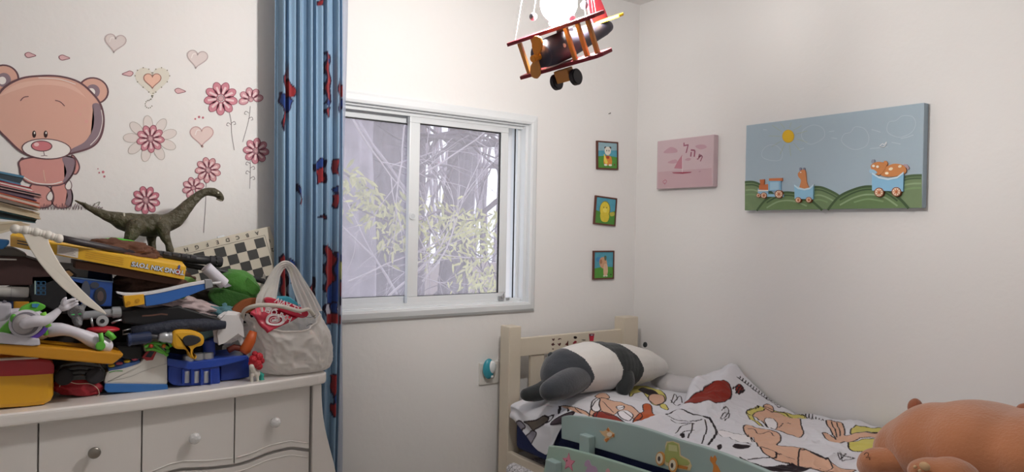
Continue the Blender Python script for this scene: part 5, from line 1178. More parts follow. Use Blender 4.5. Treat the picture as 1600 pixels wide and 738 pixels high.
root = thing('game_box', 'black box with small blue marks behind the white blade', 'box', tuple(PY(90, 500, -.45)))
mb = MB(); SL(mb, [(48, 431), (92, 430), (132, 442), (128, 486), (100, 492), (48, 470)], -.47, .2, blk, .004); mb.build('box_body', root)
mb = MB()
for i in range(3):
    for j in range(2):
        x, y = 57 + j * 8, 440 + i * 7.5; mb.strip([PY(a, b, -.4712) for a, b in ((x, y), (x + 6, y + .3), (x + 6, y + 5.8), (x, y + 5.5))], .0022, C_('#2d5f86'), WN, True)
mb.strip([PY(a, b, -.4712) for a, b in ((55, 439), (55, 460))], .003, C_('#9fb6b0'), WN); mb.build('printed_marks', root)

# -- open blue toy box with a truck picture
root = thing('open_box', 'open blue box with dark tyre pictures on its front', 'box', tuple(PY(140, 480, -.42)))
mb = MB(); yb = -.47; q4 = lambda *p: [PY(a, b, c) for a, b, c in p]
bl2 = C_('#1e4b9a', .4, coat=.3); bl3 = C_('#163a7c', .5)
def panel(pts, m, th=.003):
    a, b, c = Vector(pts[0]), Vector(pts[1]), Vector(pts[2]); n = (b - a).cross(c - b).normalized() * th; mb.prism(pts, n, m)
F0, F1, F2, F3 = PY(104, 433, yb), PY(176, 441, yb), PY(174, 479, yb), PY(104, 478, yb)
dvv = Vector((.012, .14, .018))
panel([F0, F1, F2, F3], bl2); panel([F1, F1 + dvv, F2 + dvv, F2], bl2); panel([F0, F0 + dvv, F3 + dvv, F3], bl2); panel([F0 + dvv + Vector((0, 0, .0)), F1 + dvv, F2 + dvv, F3 + dvv], bl3); panel([F3, F2, F2 + dvv, F3 + dvv], bl3)
mb.tube([F0, F1, F1 + dvv], .0022, C_('#7d9cc4'), seg=6); mb.build('box_body', root)
mb = MB()
for a, b, rx, ry, h in ((157, 463, 9.5, 14, '#2c2f38'), (157, 463, 5, 8, '#5a4b4a'), (134, 455, 7, 16, '#4a5060'), (118, 462, 6, 14, '#3b4252'), (148, 446, 7, 5, '#3a3f4c')): mb.poly([PY(x, y, yb - .0036 - .0003 * (rx < 6)) for x, y in oval(a, b, rx, ry)], C_(h, .5))
mb.build('tyre_picture', root)
mb = MB(); SL(mb, [(92, 410), (139, 414), (137, 434), (95, 432)], -.40, .02, C_('#b7bcc0', .5), .001); one(mb, 'paper_card', 'pale grey card standing inside the open blue box', 'card')
mb = MB(); SL(mb, [(100, 422), (108, 420), (120, 429), (119, 436), (104, 432)], -.462, .006, C_('#2a2225'), .001); SL(mb, [(101, 424), (108, 423), (115, 429), (110, 433), (103, 431)], -.464, .002, C_('#e2b37a')); one(mb, 'picture_card', 'small dark card with a pale orange picture behind the blade', 'card')

# -- yellow game box on the pile, lettering upside down
gb = thing('board_game_box', 'long yellow board game box lying across the pile with upside down lettering', 'box', tuple(PY(150, 410, -.5)))
A_, B_, Cc, D_ = PY(16, 367, -.505), PY(291, 417, -.515), PY(288, 437.5, -.515), PY(16, 385, -.505)
mb = MB(); mb.prism([A_, B_, Cc, D_], (.02, .20, .015), C_('#d9a92c', .45, var=.03), .002); mb.build('box_body', gb)
def GBp(s_, t, k=.0012): p = A_ + (B_ - A_) * s_ + ((D_ - A_) * (1 - s_) + (Cc - B_) * s_) * t; return p + Vector((0, -k, 0))
ux = (B_ - A_).normalized(); uz = (A_ - D_).normalized()
mb = MB(); mb.poly([GBp(a, b) for a, b in ((.245, .12), (.36, .12), (.36, .9), (.245, .9))], C_('#d5cdc4', .5))
for i in range(5): mb.poly([GBp(a, b, .0018) for a, b in ((.255, .24 + .12 * i), (.345 - .01 * (i % 2), .24 + .12 * i), (.345 - .01 * (i % 2), .275 + .12 * i), (.255, .275 + .12 * i))], C_('#8f878a'))
mb.poly([GBp(a, b) for a, b in ((.0, .05), (.09, .05), (.09, .95), (.0, .95))], C_('#cda557', .5))
for i in range(2): mb.poly([GBp(a, b, .0016) for a, b in ((.035, .35 + .22 * i), (.17, .35 + .22 * i), (.17, .45 + .22 * i), (.035, .45 + .22 * i))], C_('#3a4350'))
for i in range(4): mb.poly([GBp(a, b, .0016) for a, b in ((.40, .2 + .17 * i), (.62, .2 + .17 * i), (.62, .235 + .17 * i), (.40, .235 + .17 * i))], C_('#b4832a'))
mb.build('side_print', gb)
mb = MB(); t_ = frame_mat(GBp(.83, .5, .0022), -ux, -uz); mb.mesh(text_mesh('TONG XIN TOYS', .0185, 0, .0010), C_('#3a6aa8'), t_); t2 = frame_mat(GBp(.83, .5, .0026), -ux, -uz); mb.mesh(text_mesh('TONG XIN TOYS', .0185, 0, .0001), C_('#e8eef2'), t2); mb.build('lettering', gb)
mb = MB(); cxx, cyy = .955, .5
def LG(pts, w, h): mb.strip([GBp(cxx + a * .012, cyy - b * .3, .0022) for a, b in pts], w, C_(h), WN)
LG([(-1, -.9), (1, .9)], .0022, '#b0332e'); LG([(-1, .9), (1, -.9)], .0022, '#b0332e'); LG([(-1.2, 0), (1.2, 0)], .002, '#b0332e'); mb.poly([GBp(cxx + .6 * .012 * math.cos(t), cyy - .38 - .17 * math.sin(t), .0024) for t in np.linspace(0, 6, 12)], C_('#2e4fa0')); mb.build('emblem', gb)
mb = MB(); SL(mb, [(118, 408), (200, 421), (289, 439), (287, 447), (262, 444), (180, 430), (118, 420)], -.49, .17, C_('#5b3a2c', .7), .003); one(mb, 'board_game_box', 'brown flat box right under the yellow game box', 'box')

# -- brown cloth, green disc, scythe, toy gun
mb = lump(192, 392, -.42, 46, 15, .05, 8, C_('#5c3a2a', .9, bump=.4, bscale=60), .35, 8, 2.2); one(mb, 'brown_hat', 'crumpled brown felt hat on the yellow game box', 'hat')
mb = MB(); SL(mb, [(168, 374), (185, 372), (208, 376), (238, 390), (236, 394), (205, 388), (175, 381)], -.33, .10, C_('#58c43c', .4), .002, 0); one(mb, 'green_disc', 'bright green plastic disc edge behind the brown hat', 'toy')
scy = thing('toy_scythe', 'white curved toy scythe blade with beaded head hanging over the pile', 'toy', tuple(PY(160, 490, -.56)))
bl = [(34, 361), (40, 375), (50, 394), (64, 414), (82, 435), (104, 456), (132, 476), (158, 489), (166, 491), (160, 483), (140, 465), (117, 442), (98, 418), (85, 397), (77, 380), (73, 368), (50, 361)]
mb = MB(); ybl = lambda b: -.545 - .02 * (b - 360) / 130
mb.prism([PY(a, b, ybl(b)) for a, b in cr(bl, 4, True)], (0, .007, 0), C_('#d6d0c6', .45, coat=.2), .0025); mb.build('blade', scy)
mb = MB()
bead_path = cr([(24, 358), (45, 361), (68, 366), (92, 373)], 4)
for i, (a, b) in enumerate(bead_path): mb.ell(PY(a, b, -.54), .0105 if i % 3 else .0125, C_('#cfcac2', .45), seg=14)
mb.build('beaded_head', scy)
mb = MB(); mb.tube([PY(a, b, y) for a, b, y in ((88, 371, -.54), (120, 378, -.53), (160, 386, -.50), (215, 398, -.45))], .0095, C_('#2a2328', .5), seg=12); mb.build('pole', scy)
gun = thing('toy_gun', 'black toy gun with a long round barrel below the dinosaur feet', 'toy', tuple(PY(300, 415, -.38)))
mb = MB(); mb.tube([PY(a, b, -.38) for a, b in ((205, 393), (255, 399), (300, 405), (338, 409))], [.011, .013, .014, .0145], blk, seg=16); mb.build('barrel', gun)
mb = MB(); mb.cyl(PY(326, 408, -.38), PY(347, 410, -.38), .0175, blk2, 20, bevel=.003)
for i in range(10):
    a = i * 2 * PI / 10; c_ = PY(337, 409, -.38); mb.ell(c_ + Vector((.0, .0175 * math.cos(a), .0175 * math.sin(a))), .0035, blk, seg=8)
mb.build('muzzle', gun)
mb = MB()
for i in range(6): mb.box(PY(232 + i * 14, 392 + i * 2, -.39), (.018, .012, .010), C_('#3c3c42', .35), (0, .14, 0), .002)
mb.build('sight_rail', gun)
mb = MB(); mb.tube([PY(a, b, -.36) for a, b in ((215, 408), (290, 414), (345, 424), (390, 434), (428, 444))], .009, blk, seg=10); one(mb, 'black_stick', 'thin black rod lying across the lower edge of the chess board', 'stick')

# -- blue and white toy blade with a yellow block
sw = thing('toy_sword', 'blue and white curved toy blade with grey tip in the middle of the pile', 'toy', tuple(PY(260, 475, -.53)))
mb = MB(); SL(mb, cr([(182, 456), (200, 458), (225, 457), (255, 452), (290, 444), (322, 438)], 5) + cr([(322, 443), (290, 449), (255, 457), (225, 462), (200, 463), (183, 459)], 5), -.53, .018, C_('#d3d3d8', .4), .0015); mb.build('edge', sw)
mb = MB(); SL(mb, cr([(226, 462), (255, 457), (290, 449), (322, 442)], 5) + cr([(322, 452), (290, 464), (260, 474), (228, 479)], 5), -.528, .014, C_('#2d63b0', .4, coat=.2), .0015); mb.build('blade', sw)
mb = MB(); SL(mb, [(320, 437), (331, 437), (333, 449), (321, 452)], -.532, .02, C_('#8d9096', .4), .002); mb.cyl(PY(332, 443, -.52), PY(345, 442, -.52), .004, C_('#c9c9cc'), 10); mb.build('tip', sw)
mb = MB(); SL(mb, [(193, 463), (225, 460), (226, 476), (196, 481)], -.537, .03, yelP, .002)
for a, b in ((201, 474), (215, 470)): mb.cyl(PY(a, b, -.5365), PY(a, b, -.5395), .0055, C_('#b98512'), 14)
mb.build('yellow_block', sw)
mb = lump(240, 441, -.40, 52, 21, .07, 11, C_('#4c3328', .9, bump=.5, bscale=70), .3, 0, 2.5); one(mb, 'leather_pouch', 'brown crumpled pouch under the yellow game box', 'bag')
mb = MB(); SL(mb, [(280, 431), (300, 434), (310, 441), (296, 446), (282, 440)], -.44, .05, C_('#6f9a4c'), .002); one(mb, 'green_clip', 'small green piece sticking out at the right end of the yellow box', 'toy')
mb = lump(282, 460, -.45, 9, 8, .02, 14, C_('#62ad38', .5), .1); one(mb, 'green_ball', 'small bright green lump under the blue toy blade', 'toy')

# -- cloths, cases and gadgets in the middle
mb = lump(275, 478, -.43, 62, 15, .06, 16, M('#b7a5a6', .9, bump=.4, bscale=60, var=.2, vscale=18), .4, 12, 2.2); one(mb, 'soft_cloth', 'crumpled whitish pink cloth below the blue toy blade', 'cloth')
mb = lump(345, 488, -.42, 30, 16, .05, 17, C_('#56808a', .85, bump=.3, bscale=60), .3, 6, 2.2); one(mb, 'teal_cloth', 'crumpled grey teal cloth left of the plastic bag', 'cloth')
mb = lump(322, 463, -.36, 48, 16, .06, 18, C_('#2d2723', .9), .3, 6, 2.2); one(mb, 'dark_cloth', 'dark brown cloth under the green hat', 'cloth')
mb = MB(); mb.prism([PY(a, b, -.50) for a, b in ((186, 487), (280, 478), (345, 498), (348, 512), (300, 520), (192, 506))], (0, .14, .0), blk, .006); one(mb, 'black_case', 'flat black case with worn edges in the middle of the pile', 'case')
mb = MB(); mb.strip([PY(a, b, -.5015) for a, b in ((222, 494), (238, 493), (252, 491), (262, 492))], .0045, C_('#6d4b40'), WN); one(mb, 'case_print', 'brownish worn print on the flat black case', 'print')
umb = thing('umbrella', 'folded dark navy umbrella lying under the flat black case', 'umbrella', tuple(PY(240, 530, -.53)))
mb = MB(); mb.tube([PY(a, b, -.525) for a, b in ((205, 520), (230, 517), (270, 511), (320, 508), (352, 508))], [.017, .019, .021, .02, .012], M('#1e2333', .7, bump=.6, bscale=60), seg=14); mb.build('canopy', umb)
mb = MB(); mb.tube([PY(a, b, -.53) for a, b in ((192, 517), (205, 514), (205, 521), (192, 523))], .0022, slv, seg=8, closed=True); mb.build('buckle', umb)
mb = MB(); mb.cyl(PY(203, 531, -.545), PY(236, 527, -.545), .017, C_('#1d2a49', .4), 20, bevel=.003); mb.cyl(PY(199, 531.5, -.545), PY(205, 531, -.545), .0185, C_('#28365c', .35), 20, bevel=.002); one(mb, 'flashlight', 'dark navy flashlight behind the toy phone handset', 'flashlight')
mb = MB(); SL(mb, [(183, 540), (222, 541), (224, 562), (196, 562), (180, 556)], -.50, .08, blk, .006); one(mb, 'black_block', 'black plastic lump between the yellow tray and the toy phone', 'toy')
gl = thing('toy_launcher', 'grey translucent toy launcher with a round wheel under the blade tip', 'toy', tuple(PY(160, 512, -.52)))
gy = C_('#8f9296', .25, coat=.4)
mb = MB(); mb.cyl(PY(128, 494, -.52), PY(176, 489, -.52), .012, gy, 18, bevel=.002); mb.cyl(PY(174, 489, -.52), PY(189, 487.5, -.52), .0165, gy, 18, bevel=.002); mb.build('tube', gl)
mb = MB(); mb.cyl(PY(160, 502, -.545), PY(160, 502, -.53), .0155, C_('#aeb0b3', .35), 24, bevel=.003); mb.cyl(PY(160, 502, -.547), PY(160, 502, -.544), .006, blk, 14); mb.build('wheel', gl)
mb = MB(); mb.tube([PY(a, b, -.53) for a, b in ((142, 497), (144, 505), (146, 514))], .0035, slv, seg=8); mb.tube([PY(a, b, -.53) for a, b in ((174, 505), (182, 502), (190, 500))], .0032, slv, seg=8); mb.build('rod', gl)
mb = MB(); mb.ell(PY(161, 515, -.53), (20 * .0021, .03, 4.5 * .0021), redP, Matrix.Rotation(.05, 3, 'Y')); one(mb, 'red_toy_cap', 'red oval plastic piece above the end of the toy figure leg', 'toy')
wolf = thing('animal_mask', 'small silver grey animal head toy with green eyes under the white blade', 'toy', tuple(PY(120, 510, -.53)))
wm = M('#77777a', .4, bump=.8, bscale=120, var=.45, vscale=50)
blob([pe(119, 488, -.52, 12, 11, .02), pe(121, 499, -.53, 8, 10, .018), pe(122, 506, -.54, 6, 6, .014), pe(110, 478, -.515, 4, 8, .01, -20), pe(130, 479, -.515, 4, 8, .01, 20)], .003, 3, None, [wm], 'head', wolf)
for a, b in ((114, 492), (125, 491)):
    mb = MB(); mb.ell(PY(a, b, -.546), (.0045, .002, .002), C_('#4fbf6c', .3)); mb.build('eye', wolf)

# -- generic jointed toy figure lying on the yellow tray
YR = -.545
fig = thing('robot_toy', 'white jointed robot toy with green and violet bands lying on the yellow tray', 'toy', tuple(PY(80, 545, YR)))
wf = M('#cfccd6', .35, coat=.3)
mb = MB(); 
blob([pe(20, 506, YR + .01, 40, 24, .045, -8), pe(45, 508, YR + .01, 26, 26, .045, -10), pe(62, 512, YR + .01, 15, 20, .035, -20)], .005, 6, None, [wf], 'torso', fig)
mb.free if False else None
mb = MB(); SL(mb, cr([(-10, 538), (0, 515), (16, 500), (26, 492), (34, 480), (52, 473), (62, 474), (72, 480), (60, 487), (40, 490), (30, 503), (16, 522), (14, 538)], 3, True), YR - .05, .02, grn, .003); mb.build('chest_band', fig)
mb = MB(); mb.ell(PY(21, 498, YR - .052), (.008, .01, .012), C_('#4f9c33', .35)); SL(mb, [(50, 475), (62, 475), (58, 481), (50, 480)], YR - .053, .004, C_('#3a7fb0')); mb.build('button', fig)
mb = MB(); mb.cyl(PY(40, 506, YR - .062), PY(40, 506, YR - .03), .036, wf, 28, bevel=.006); mb.cyl(PY(40, 506, YR - .066), PY(40, 506, YR - .06), .030, C_('#7b7780'), 28); mb.ell(PY(37, 507, YR - .066), (.024, .012, .026), C_('#a7a2a6', .4)); mb.build('shoulder_joint', fig)
a_ = blob(pchain([(40, 506, YR - .075, 9), (55, 502, YR - .08, 9.5), (70, 501, YR - .08, 9), (82, 494, YR - .078, 7), (92, 485, YR - .075, 5.5)], 7), .004, 5, None, [wf], 'arm', fig)
mb = MB(); mb.tube([PY(a, b, YR - .08) for a, b in ((67, 489), (72, 501), (76, 511))], .007, C_('#7dc043', .4), seg=10); mb.build('arm_band', a_)
hd = blob([pe(100, 480, YR - .075, 8, 6.5, .012, -30)] + pchain([(100, 476, YR - .085, 2.8), (108, 470, YR - .085, 2.6), (117, 468, YR - .085, 2.2)], 5) + pchain([(103, 480, YR - .078, 2.8), (112, 474, YR - .078, 2.6), (121, 471, YR - .078, 2.2)], 5) + pchain([(105, 483, YR - .07, 2.7), (114, 478, YR - .07, 2.5), (121, 475, YR - .07, 2.1)], 5) + pchain([(97, 474, YR - .085, 2.7), (99, 469, YR - .09, 2.4), (103, 466, YR - .09, 2.1)], 5), .0022, 3, None, [wf], 'hand', fig)
mb = MB(); SL(mb, cr([(44, 527), (58, 522), (68, 512), (72, 503), (76, 505), (74, 516), (64, 526), (50, 531)], 4, True), YR - .05, .018, pur, .002); mb.build('waist_band', fig)
mb = MB(); SL(mb, [(-20, 521), (4, 520), (40, 527), (62, 530), (63, 540), (50, 541), (-20, 536)], YR - .06, .02, C_('#c4c2cc', .35, coat=.3), .004); mb.build('side_panel', fig)
lg = blob(pchain([(78, 516, YR - .01, 12), (95, 515, YR - .02, 10.5), (112, 518, YR - .025, 8.5), (128, 524, YR - .025, 9.5), (148, 533, YR - .02, 12), (165, 541, YR - .02, 11.5)], 7), .005, 5, None, [wf], 'leg', fig)
mb = MB(); mb.tube([PY(a, b, YR - .04) for a, b in ((76, 500), (70, 512), (72, 524))], .006, grn, seg=8); mb.build('leg_band', lg)
mb = MB(); mb.tube([PY(a, b, YR - .045) for a, b in ((157, 521), (159, 532), (157, 543))], .006, grn, seg=8); mb.cyl(PY(157, 541, YR - .055), PY(157, 541, YR - .03), .012, grn, 18, bevel=.003); mb.tube([PY(a, b, YR - .035) for a, b in ((166, 520), (173, 524), (178, 530))], .008, grn, seg=8); mb.build('knee_band', lg)
mb = MB(); mb.box(PY(-6, 487, YR), (.062, .06, .048), C_('#a7a4ae', .4, coat=.2), (0, .12, 0), .010, 3); mb.cyl(PY(4, 478, YR - .01), PY(8, 470, YR - .01), .004, C_('#6b6872'), 10); mb.build('head', fig)

mb = MB(); pts_ = [(-30, 533), (0, 538), (60, 541), (130, 547), (193, 553), (192, 557), (176, 570), (160, 569), (60, 560), (0, 554), (-30, 551)]
SL(mb, pts_, -.60, .13, C_('#c78a1c', .4, coat=.2), .004); one(mb, 'yellow_tray', 'long yellow plastic tray under the robot toy', 'tray')

# -- front row
rad = thing('toy_cash_register', 'yellow and red toy cash register with white keys at the left of the dresser top', 'toy', tuple(PY(30, 638, -.59)))
yr = YZ(40, 637)
mb = MB(); SL(mb, [(-45, 582), (84, 579), (84, 618), (80, 628), (68, 634), (40, 637), (-45, 642)], yr, .12, C_('#dba11c', .35, coat=.4), .012, 0); mb.build('lower_body', rad)
mb = MB(); SL(mb, [(-45, 566), (62, 561), (78, 563), (85, 570), (85, 585), (40, 588), (-45, 591)], yr - .002, .124, C_('#a81a28', .35, coat=.4), .006); mb.build('upper_body', rad)
for i in range(5):
    x = -22 + i * 15.5 + (3 if i > 1 else 0) * 0; p = PY(x + 11, 563.5 - i * .8, yr + .012); mb = MB(); mb.box(p, (.026, .02, .010), C_('#e8e4df', .35), bevel=.003); mb.build('key', rad)
mb = MB(); p = PY(30, 560, yr + .07); mb.ell(p, (.075, .03, .018), C_('#c9741c', .4)); one(mb, 'orange_ball', 'orange rounded plastic dome behind the white keys', 'toy')
mb = lump(124, 604, YZ(124, 622) + .03, 33, 15, .035, 23, M('#9c1f2c', .6, bump=.5, bscale=60, var=.2), .18, 8, 1.6, .85); o = one(mb, 'red_pouch', 'small red shiny pouch with a loose thread on the dresser front', 'bag')
mb = MB(); mb.tube([PY(a, b, YZ(124, 622) - .006) for a, b in cr([(93, 605), (96, 598), (104, 596), (120, 600), (140, 600), (152, 607), (155, 616), (150, 620)], 5)], .0011, C_('#cbb9a8'), seg=5); mb.build('thread', o)
carb = thing('toy_car', 'black glossy toy vehicle above the red pouch', 'toy', tuple(PY(122, 600, -.5)))
mb = MB(); SL(mb, cr([(86, 590), (90, 575), (105, 566), (130, 563), (152, 566), (164, 578), (164, 592), (150, 600), (100, 602)], 4, True), -.50, .12, C_('#141418', .25, coat=.5), .006); mb.build('body', carb)
for a, b in ((100, 590), (148, 588)): mb = MB(); mb.cyl(PY(a, b, -.52), PY(a, b, -.50), .022, blk2, 22, bevel=.004); mb.build('wheel', carb)
for k in range(3): mb = MB(); mb.tube([PY(a, b, -.507) for a, b in ((95, 576 + k * 7), (125, 573 + k * 7), (158, 577 + k * 7))], .0025, C_('#33333b', .3), seg=6); mb.build('trim', carb)
# toy phone
ph = thing('toy_phone', 'white toy telephone with blue base and coloured push buttons', 'toy', tuple(PY(210, 613, -.58)))
yp = YZ(210, 613)
mb = MB(); SL(mb, cr([(163, 601), (164, 590), (170, 580), (190, 577), (215, 569), (226, 558), (234, 546), (243, 541), (254, 543), (261, 553), (262, 575), (262, 603)], 3)[:] , yp, .15, M('#d9d6d0', .35, coat=.3), .008); mb.build('body', ph)
mb = MB(); SL(mb, [(164, 600), (262, 601), (263, 609), (260, 613), (168, 614), (163, 609)], yp - .003, .156, C_('#2c6fb8', .35, coat=.3), .003); mb.build('base', ph)
mb = MB(); a_, b_ = PY(166, 583, yp), PY(219, 568, yp); ax_ = (b_ - a_).normalized(); up_ = Vector((0, 1, .5)).normalized(); nn = ax_.cross(up_).normalized(); nn = nn if nn.z > 0 else -nn
Tq = frame_mat((a_ + b_) / 2 + Vector((0, .042, .019)), ax_, up_)
mb.box((0, 0, 0), ((b_ - a_).length * .94, .082, .014), C_('#4a6fb0', .4), None, .003); 
for v in mb.bm.verts: v.co = Tq @ v.co
pan = mb.build('button_panel', ph)
L_ = (b_ - a_).length * .94
for i in range(4):
    for j in range(3):
        mb = MB(); c0 = Tq @ Vector((-L_ / 2 + L_ * (i + .55) / 4.1, -.028 + j * .028, .008)); mb.ell(c0, (.0095, .0095, .005), C_(('#d8b32a', '#c2576f', '#d8b32a')[(j + i) % 2], .35), seg=14); mb.build('button', pan)
mb = MB(); SL(mb, [(222, 559), (233, 545), (246, 548), (239, 563), (229, 564)], yp - .0012, .01, C_('#a82a35', .4), .001); SL(mb, [(227, 558), (234, 549), (241, 550), (236, 559)], yp - .0022, .004, C_('#1c2233', .2)); mb.build('screen', ph)
mb = MB(); mb.strip([PY(a, b, yp - .001) for a, b in cr([(168, 596), (200, 590), (230, 578), (262, 568)], 5)], .0012, C_('#aaa8a4'), WN); mb.build('groove', ph)
mb = MB(); mb.strip([PY(a, b, yp - .001) for a, b in cr([(170, 582.5), (180, 580), (192, 580)], 5)], .0022, C_('#3f9a4c'), WN); mb.build('printed_line', ph)
# beige box with a green toy
mb = MB(); SL(mb, [(221, 520), (238, 513), (246, 518), (250, 540), (248, 548), (226, 550)], -.50, .07, C_('#b3a88f', .7), .004); one(mb, 'beige_box', 'small beige cardboard box behind the toy phone', 'box')
mb = MB()
for l in (((226, 543), (236, 537), (250, 538), (264, 545)), ((240, 538), (250, 546), (262, 556)), ((252, 538), (262, 534), (268, 542)), ((228, 547), (240, 546), (256, 552))): mb.tube([PY(a, b, -.525) for a, b in cr(l, 4)], .0048, C_('#66b840', .4), seg=8)
for a, b, h in ((236, 541, '#c4452c'), (256, 541, '#d07a2a'), (262, 549, '#3f8f2f')): mb.ell(PY(a, b, -.531), .006, C_(h, .4), seg=12)
one(mb, 'beaded_toy', 'green tangled toy with small red beads between phone and drill', 'toy')

# blue tool case, cups and drill
tc_ = thing('tool_case', 'blue plastic toy tool case with silver cups standing at the dresser front', 'toy', tuple(PY(320, 603, -.57)))
yt = YZ(305, 603)
mb = MB(); SL(mb, cr([(263, 572), (300, 575), (344, 572)], 3) + [(345, 598)] + cr([(344, 601), (320, 603), (285, 604), (270, 602), (263, 596)], 3), yt, .10, bluP, .008); mb.build('front_bin', tc_)
mb = MB(); SL(mb, [(262, 560), (300, 566), (385, 555), (389, 558), (389, 562), (345, 573), (300, 579), (262, 572)], yt - .005, .15, C_('#2349b0', .35, coat=.3), .004); mb.build('rim', tc_)
mb = MB(); SL(mb, [(345, 566), (390, 560), (390, 590), (372, 593), (345, 596)], yt + .02, .10, C_('#19388f', .4, coat=.2), .005); mb.build('side_bin', tc_)
for a in (293, 308, 323):
    mb = MB(); p = PY(a, 590, yt - .006); h_ = 9 * MPP(a, 590, yt); mb.cyl(p + Vector((0, .012, -h_)), p + Vector((0, .012, h_)), .009, C_('#d5d9dc', .4), 16); mb.build('white_peg', tc_)
    mb = MB(); x0_, x1_ = PY(a - 8, 590, yt - .008), PY(a + 8, 590, yt - .008); 
    for sx in (-7, 7): SL(mb, [(a + sx - 1.2, 578), (a + sx + 1.2, 578), (a + sx + 1.2, 601), (a + sx - 1.2, 601)], yt - .014, .014, bluP, .001)
    mb.build('slot_bar', tc_)
for a, b in ((294, 561), (310, 557.5), (325, 556)):
    mb = MB(); p = PY(a, b, yt + .02); mb.cyl(p + Vector((0, 0, -.010)), p + Vector((0, 0, .010)), .0165, slv, 24, bevel=.002); mb.cyl(p + Vector((0, 0, .0095)), p + Vector((0, 0, .0108)), .0125, C_('#6f7276', .4), 20); mb.build('silver_cup', tc_)
mb = MB(); mb.cyl(PY(327, 556, -.47), PY(326, 531, -.47), .018, bluP, 20, bevel=.003); mb.tube([PY(326, 534, -.47), PY(336, 531, -.47), PY(344, 534, -.47)], .010, bluP, seg=12); one(mb, 'blue_pipe', 'blue plastic pipe piece right of the toy drill', 'toy')
dr = thing('toy_drill', 'yellow toy drill with black grip patch and grey chuck', 'toy', tuple(PY(295, 560, -.55)))
yd_ = -.56
mb = MB(); SL(mb, cr([(270, 523), (275, 517), (290, 516), (305, 518), (317, 524), (320, 533), (316, 541), (305, 544), (303, 552), (309, 560), (298, 561), (293, 548), (276, 546), (270, 538)], 4, True), yd_, .045, M('#dba423', .4, coat=.2), .009); mb.build('body', dr)
mb = MB(); SL(mb, cr([(288, 527), (298, 524), (311, 527), (314, 533), (305, 539), (292, 541), (286, 534)], 4, True), yd_ - .004, .01, C_('#2c2c30', .5), .003); mb.build('grip_patch', dr)
mb = MB(); T2 = Matrix.Translation(PY(271, 528, yd_ + .022)) @ (PY(232, 526, yd_ + .022) - PY(271, 528, yd_ + .022)).to_track_quat('Z', 'Y').to_matrix().to_4x4(); mb.lathe([(.016, 0), (.018, .004), (.017, .014), (.0145, .018), (.0165, .022), (.0150, .03), (.012, .038), (.009, .042)], slv, T2, 22); mb.build('chuck', dr)
mb = MB(); mb.lathe([(.007, .04), (.0075, .05), (.0085, .07), (.006, .079), (.002, .084)], C_('#3a3b40', .4), T2, 16); mb.build('bit', dr)

# papers, box, orange thing right of the drill
mb = MB(); SL(mb, [(308, 506), (334, 500), (347, 508), (340, 522), (318, 532), (309, 522)], -.46, .06, C_('#86b9c4', .5), .002); SL(mb, [(330, 512), (345, 508), (352, 520), (346, 534), (324, 535)], -.455, .05, C_('#a5b2b6', .5), .002); one(mb, 'light_blue_box', 'small light blue box beside the crumpled white paper', 'box')
cp = bmesh.new(); bmesh.ops.create_icosphere(cp, subdivisions=2, radius=1.0)
for v in cp.verts: n = 1 + .45 * noise.noise(v.co * 1.9 + Vector((4, 2, 1))); v.co = Vector((v.co.x * .052 * n, v.co.y * .03 * n, v.co.z * .055 * n))
mb = MB(); mb._join(cp, C_('#d9d7d9', .7), False, Matrix.Translation(PY(358, 513, -.48)) @ Matrix.Rotation(.3, 4, 'Y'))
SL(mb, [(345, 500), (352, 492), (372, 493), (380, 510), (382, 528), (372, 522), (352, 536), (342, 540), (339, 522)], -.515, .012, C_('#d9d7d9', .7), .001); SL(mb, [(366, 520), (376, 518), (384, 543), (380, 546)], -.50, .006, C_('#cfcdd0', .7)); one(mb, 'crumpled_paper', 'crumpled sheet of white paper left of the plastic bag', 'paper')
mb = MB(); mb.tube([PY(a, b, -.50) for a, b in ((396, 518), (391, 532), (383, 547), (380, 552))], [.012, .017, .018, .012], C_('#c65a1e', .45, coat=.2), seg=14); one(mb, 'orange_toy', 'orange rounded toy piece against the left of the plastic bag', 'toy')
mb = MB(); mb.tube([PY(a, b, -.49) for a, b in ((356, 548), (366, 543), (378, 545), (386, 552))], .010, C_('#6e2a1e', .6), seg=10); one(mb, 'brown_toy', 'dark reddish brown toy piece behind the rim of the blue tool case', 'toy')
mb = lump(378, 492, -.43, 14, 12, .03, 31, blk2, .3); one(mb, 'black_lump', 'black crumpled scrap of cloth left of the bag handle', 'cloth')
# green hat with rolled paper
hat = thing('green_hat', 'green felt hat with brown feather leaning before the chess board', 'hat', tuple(PY(375, 485, -.38)))
gf = M('#3f7a2a', .9, bump=.3, bscale=80, sheen=.2); gf2 = M('#2c5a20', .9, bump=.3, bscale=80)
mb = lump(372, 448, -.36, 33, 25, .06, 40, gf, .12, 24, 1.2); mb.build('crown', hat)
mb = MB(); SL(mb, cr([(328, 460), (345, 452), (375, 458), (398, 468), (402, 480), (385, 488), (355, 484), (335, 474)], 4, True), -.45, .06, gf2, .006); mb.build('brim', hat)
mb = MB(); SL(mb, [(384, 440), (388, 434), (404, 448), (408, 456), (395, 462), (386, 456)], -.42, .01, gf, .001); mb.build('flap', hat)
mb = MB(); SL(mb, cr([(362, 486), (380, 470), (400, 466), (406, 470), (402, 482), (385, 490)], 4, True), -.47, .02, C_('#8a4a24', .8), .003); mb.build('feather', hat)
mb = MB(); mb.cyl(PY(322, 418, -.47), PY(350, 444, -.46), .018, C_('#c9c6d0', .6), 24); mb.cyl(PY(321, 417, -.47), PY(323, 419, -.47), .0155, C_('#a6a3ad', .7), 24); SL(mb, [(340, 430), (362, 447), (352, 450), (336, 440)], -.468, .004, C_('#9a98a2', .6)); one(mb, 'paper_roll', 'rolled white paper tube sticking up in front of the green hat', 'paper')
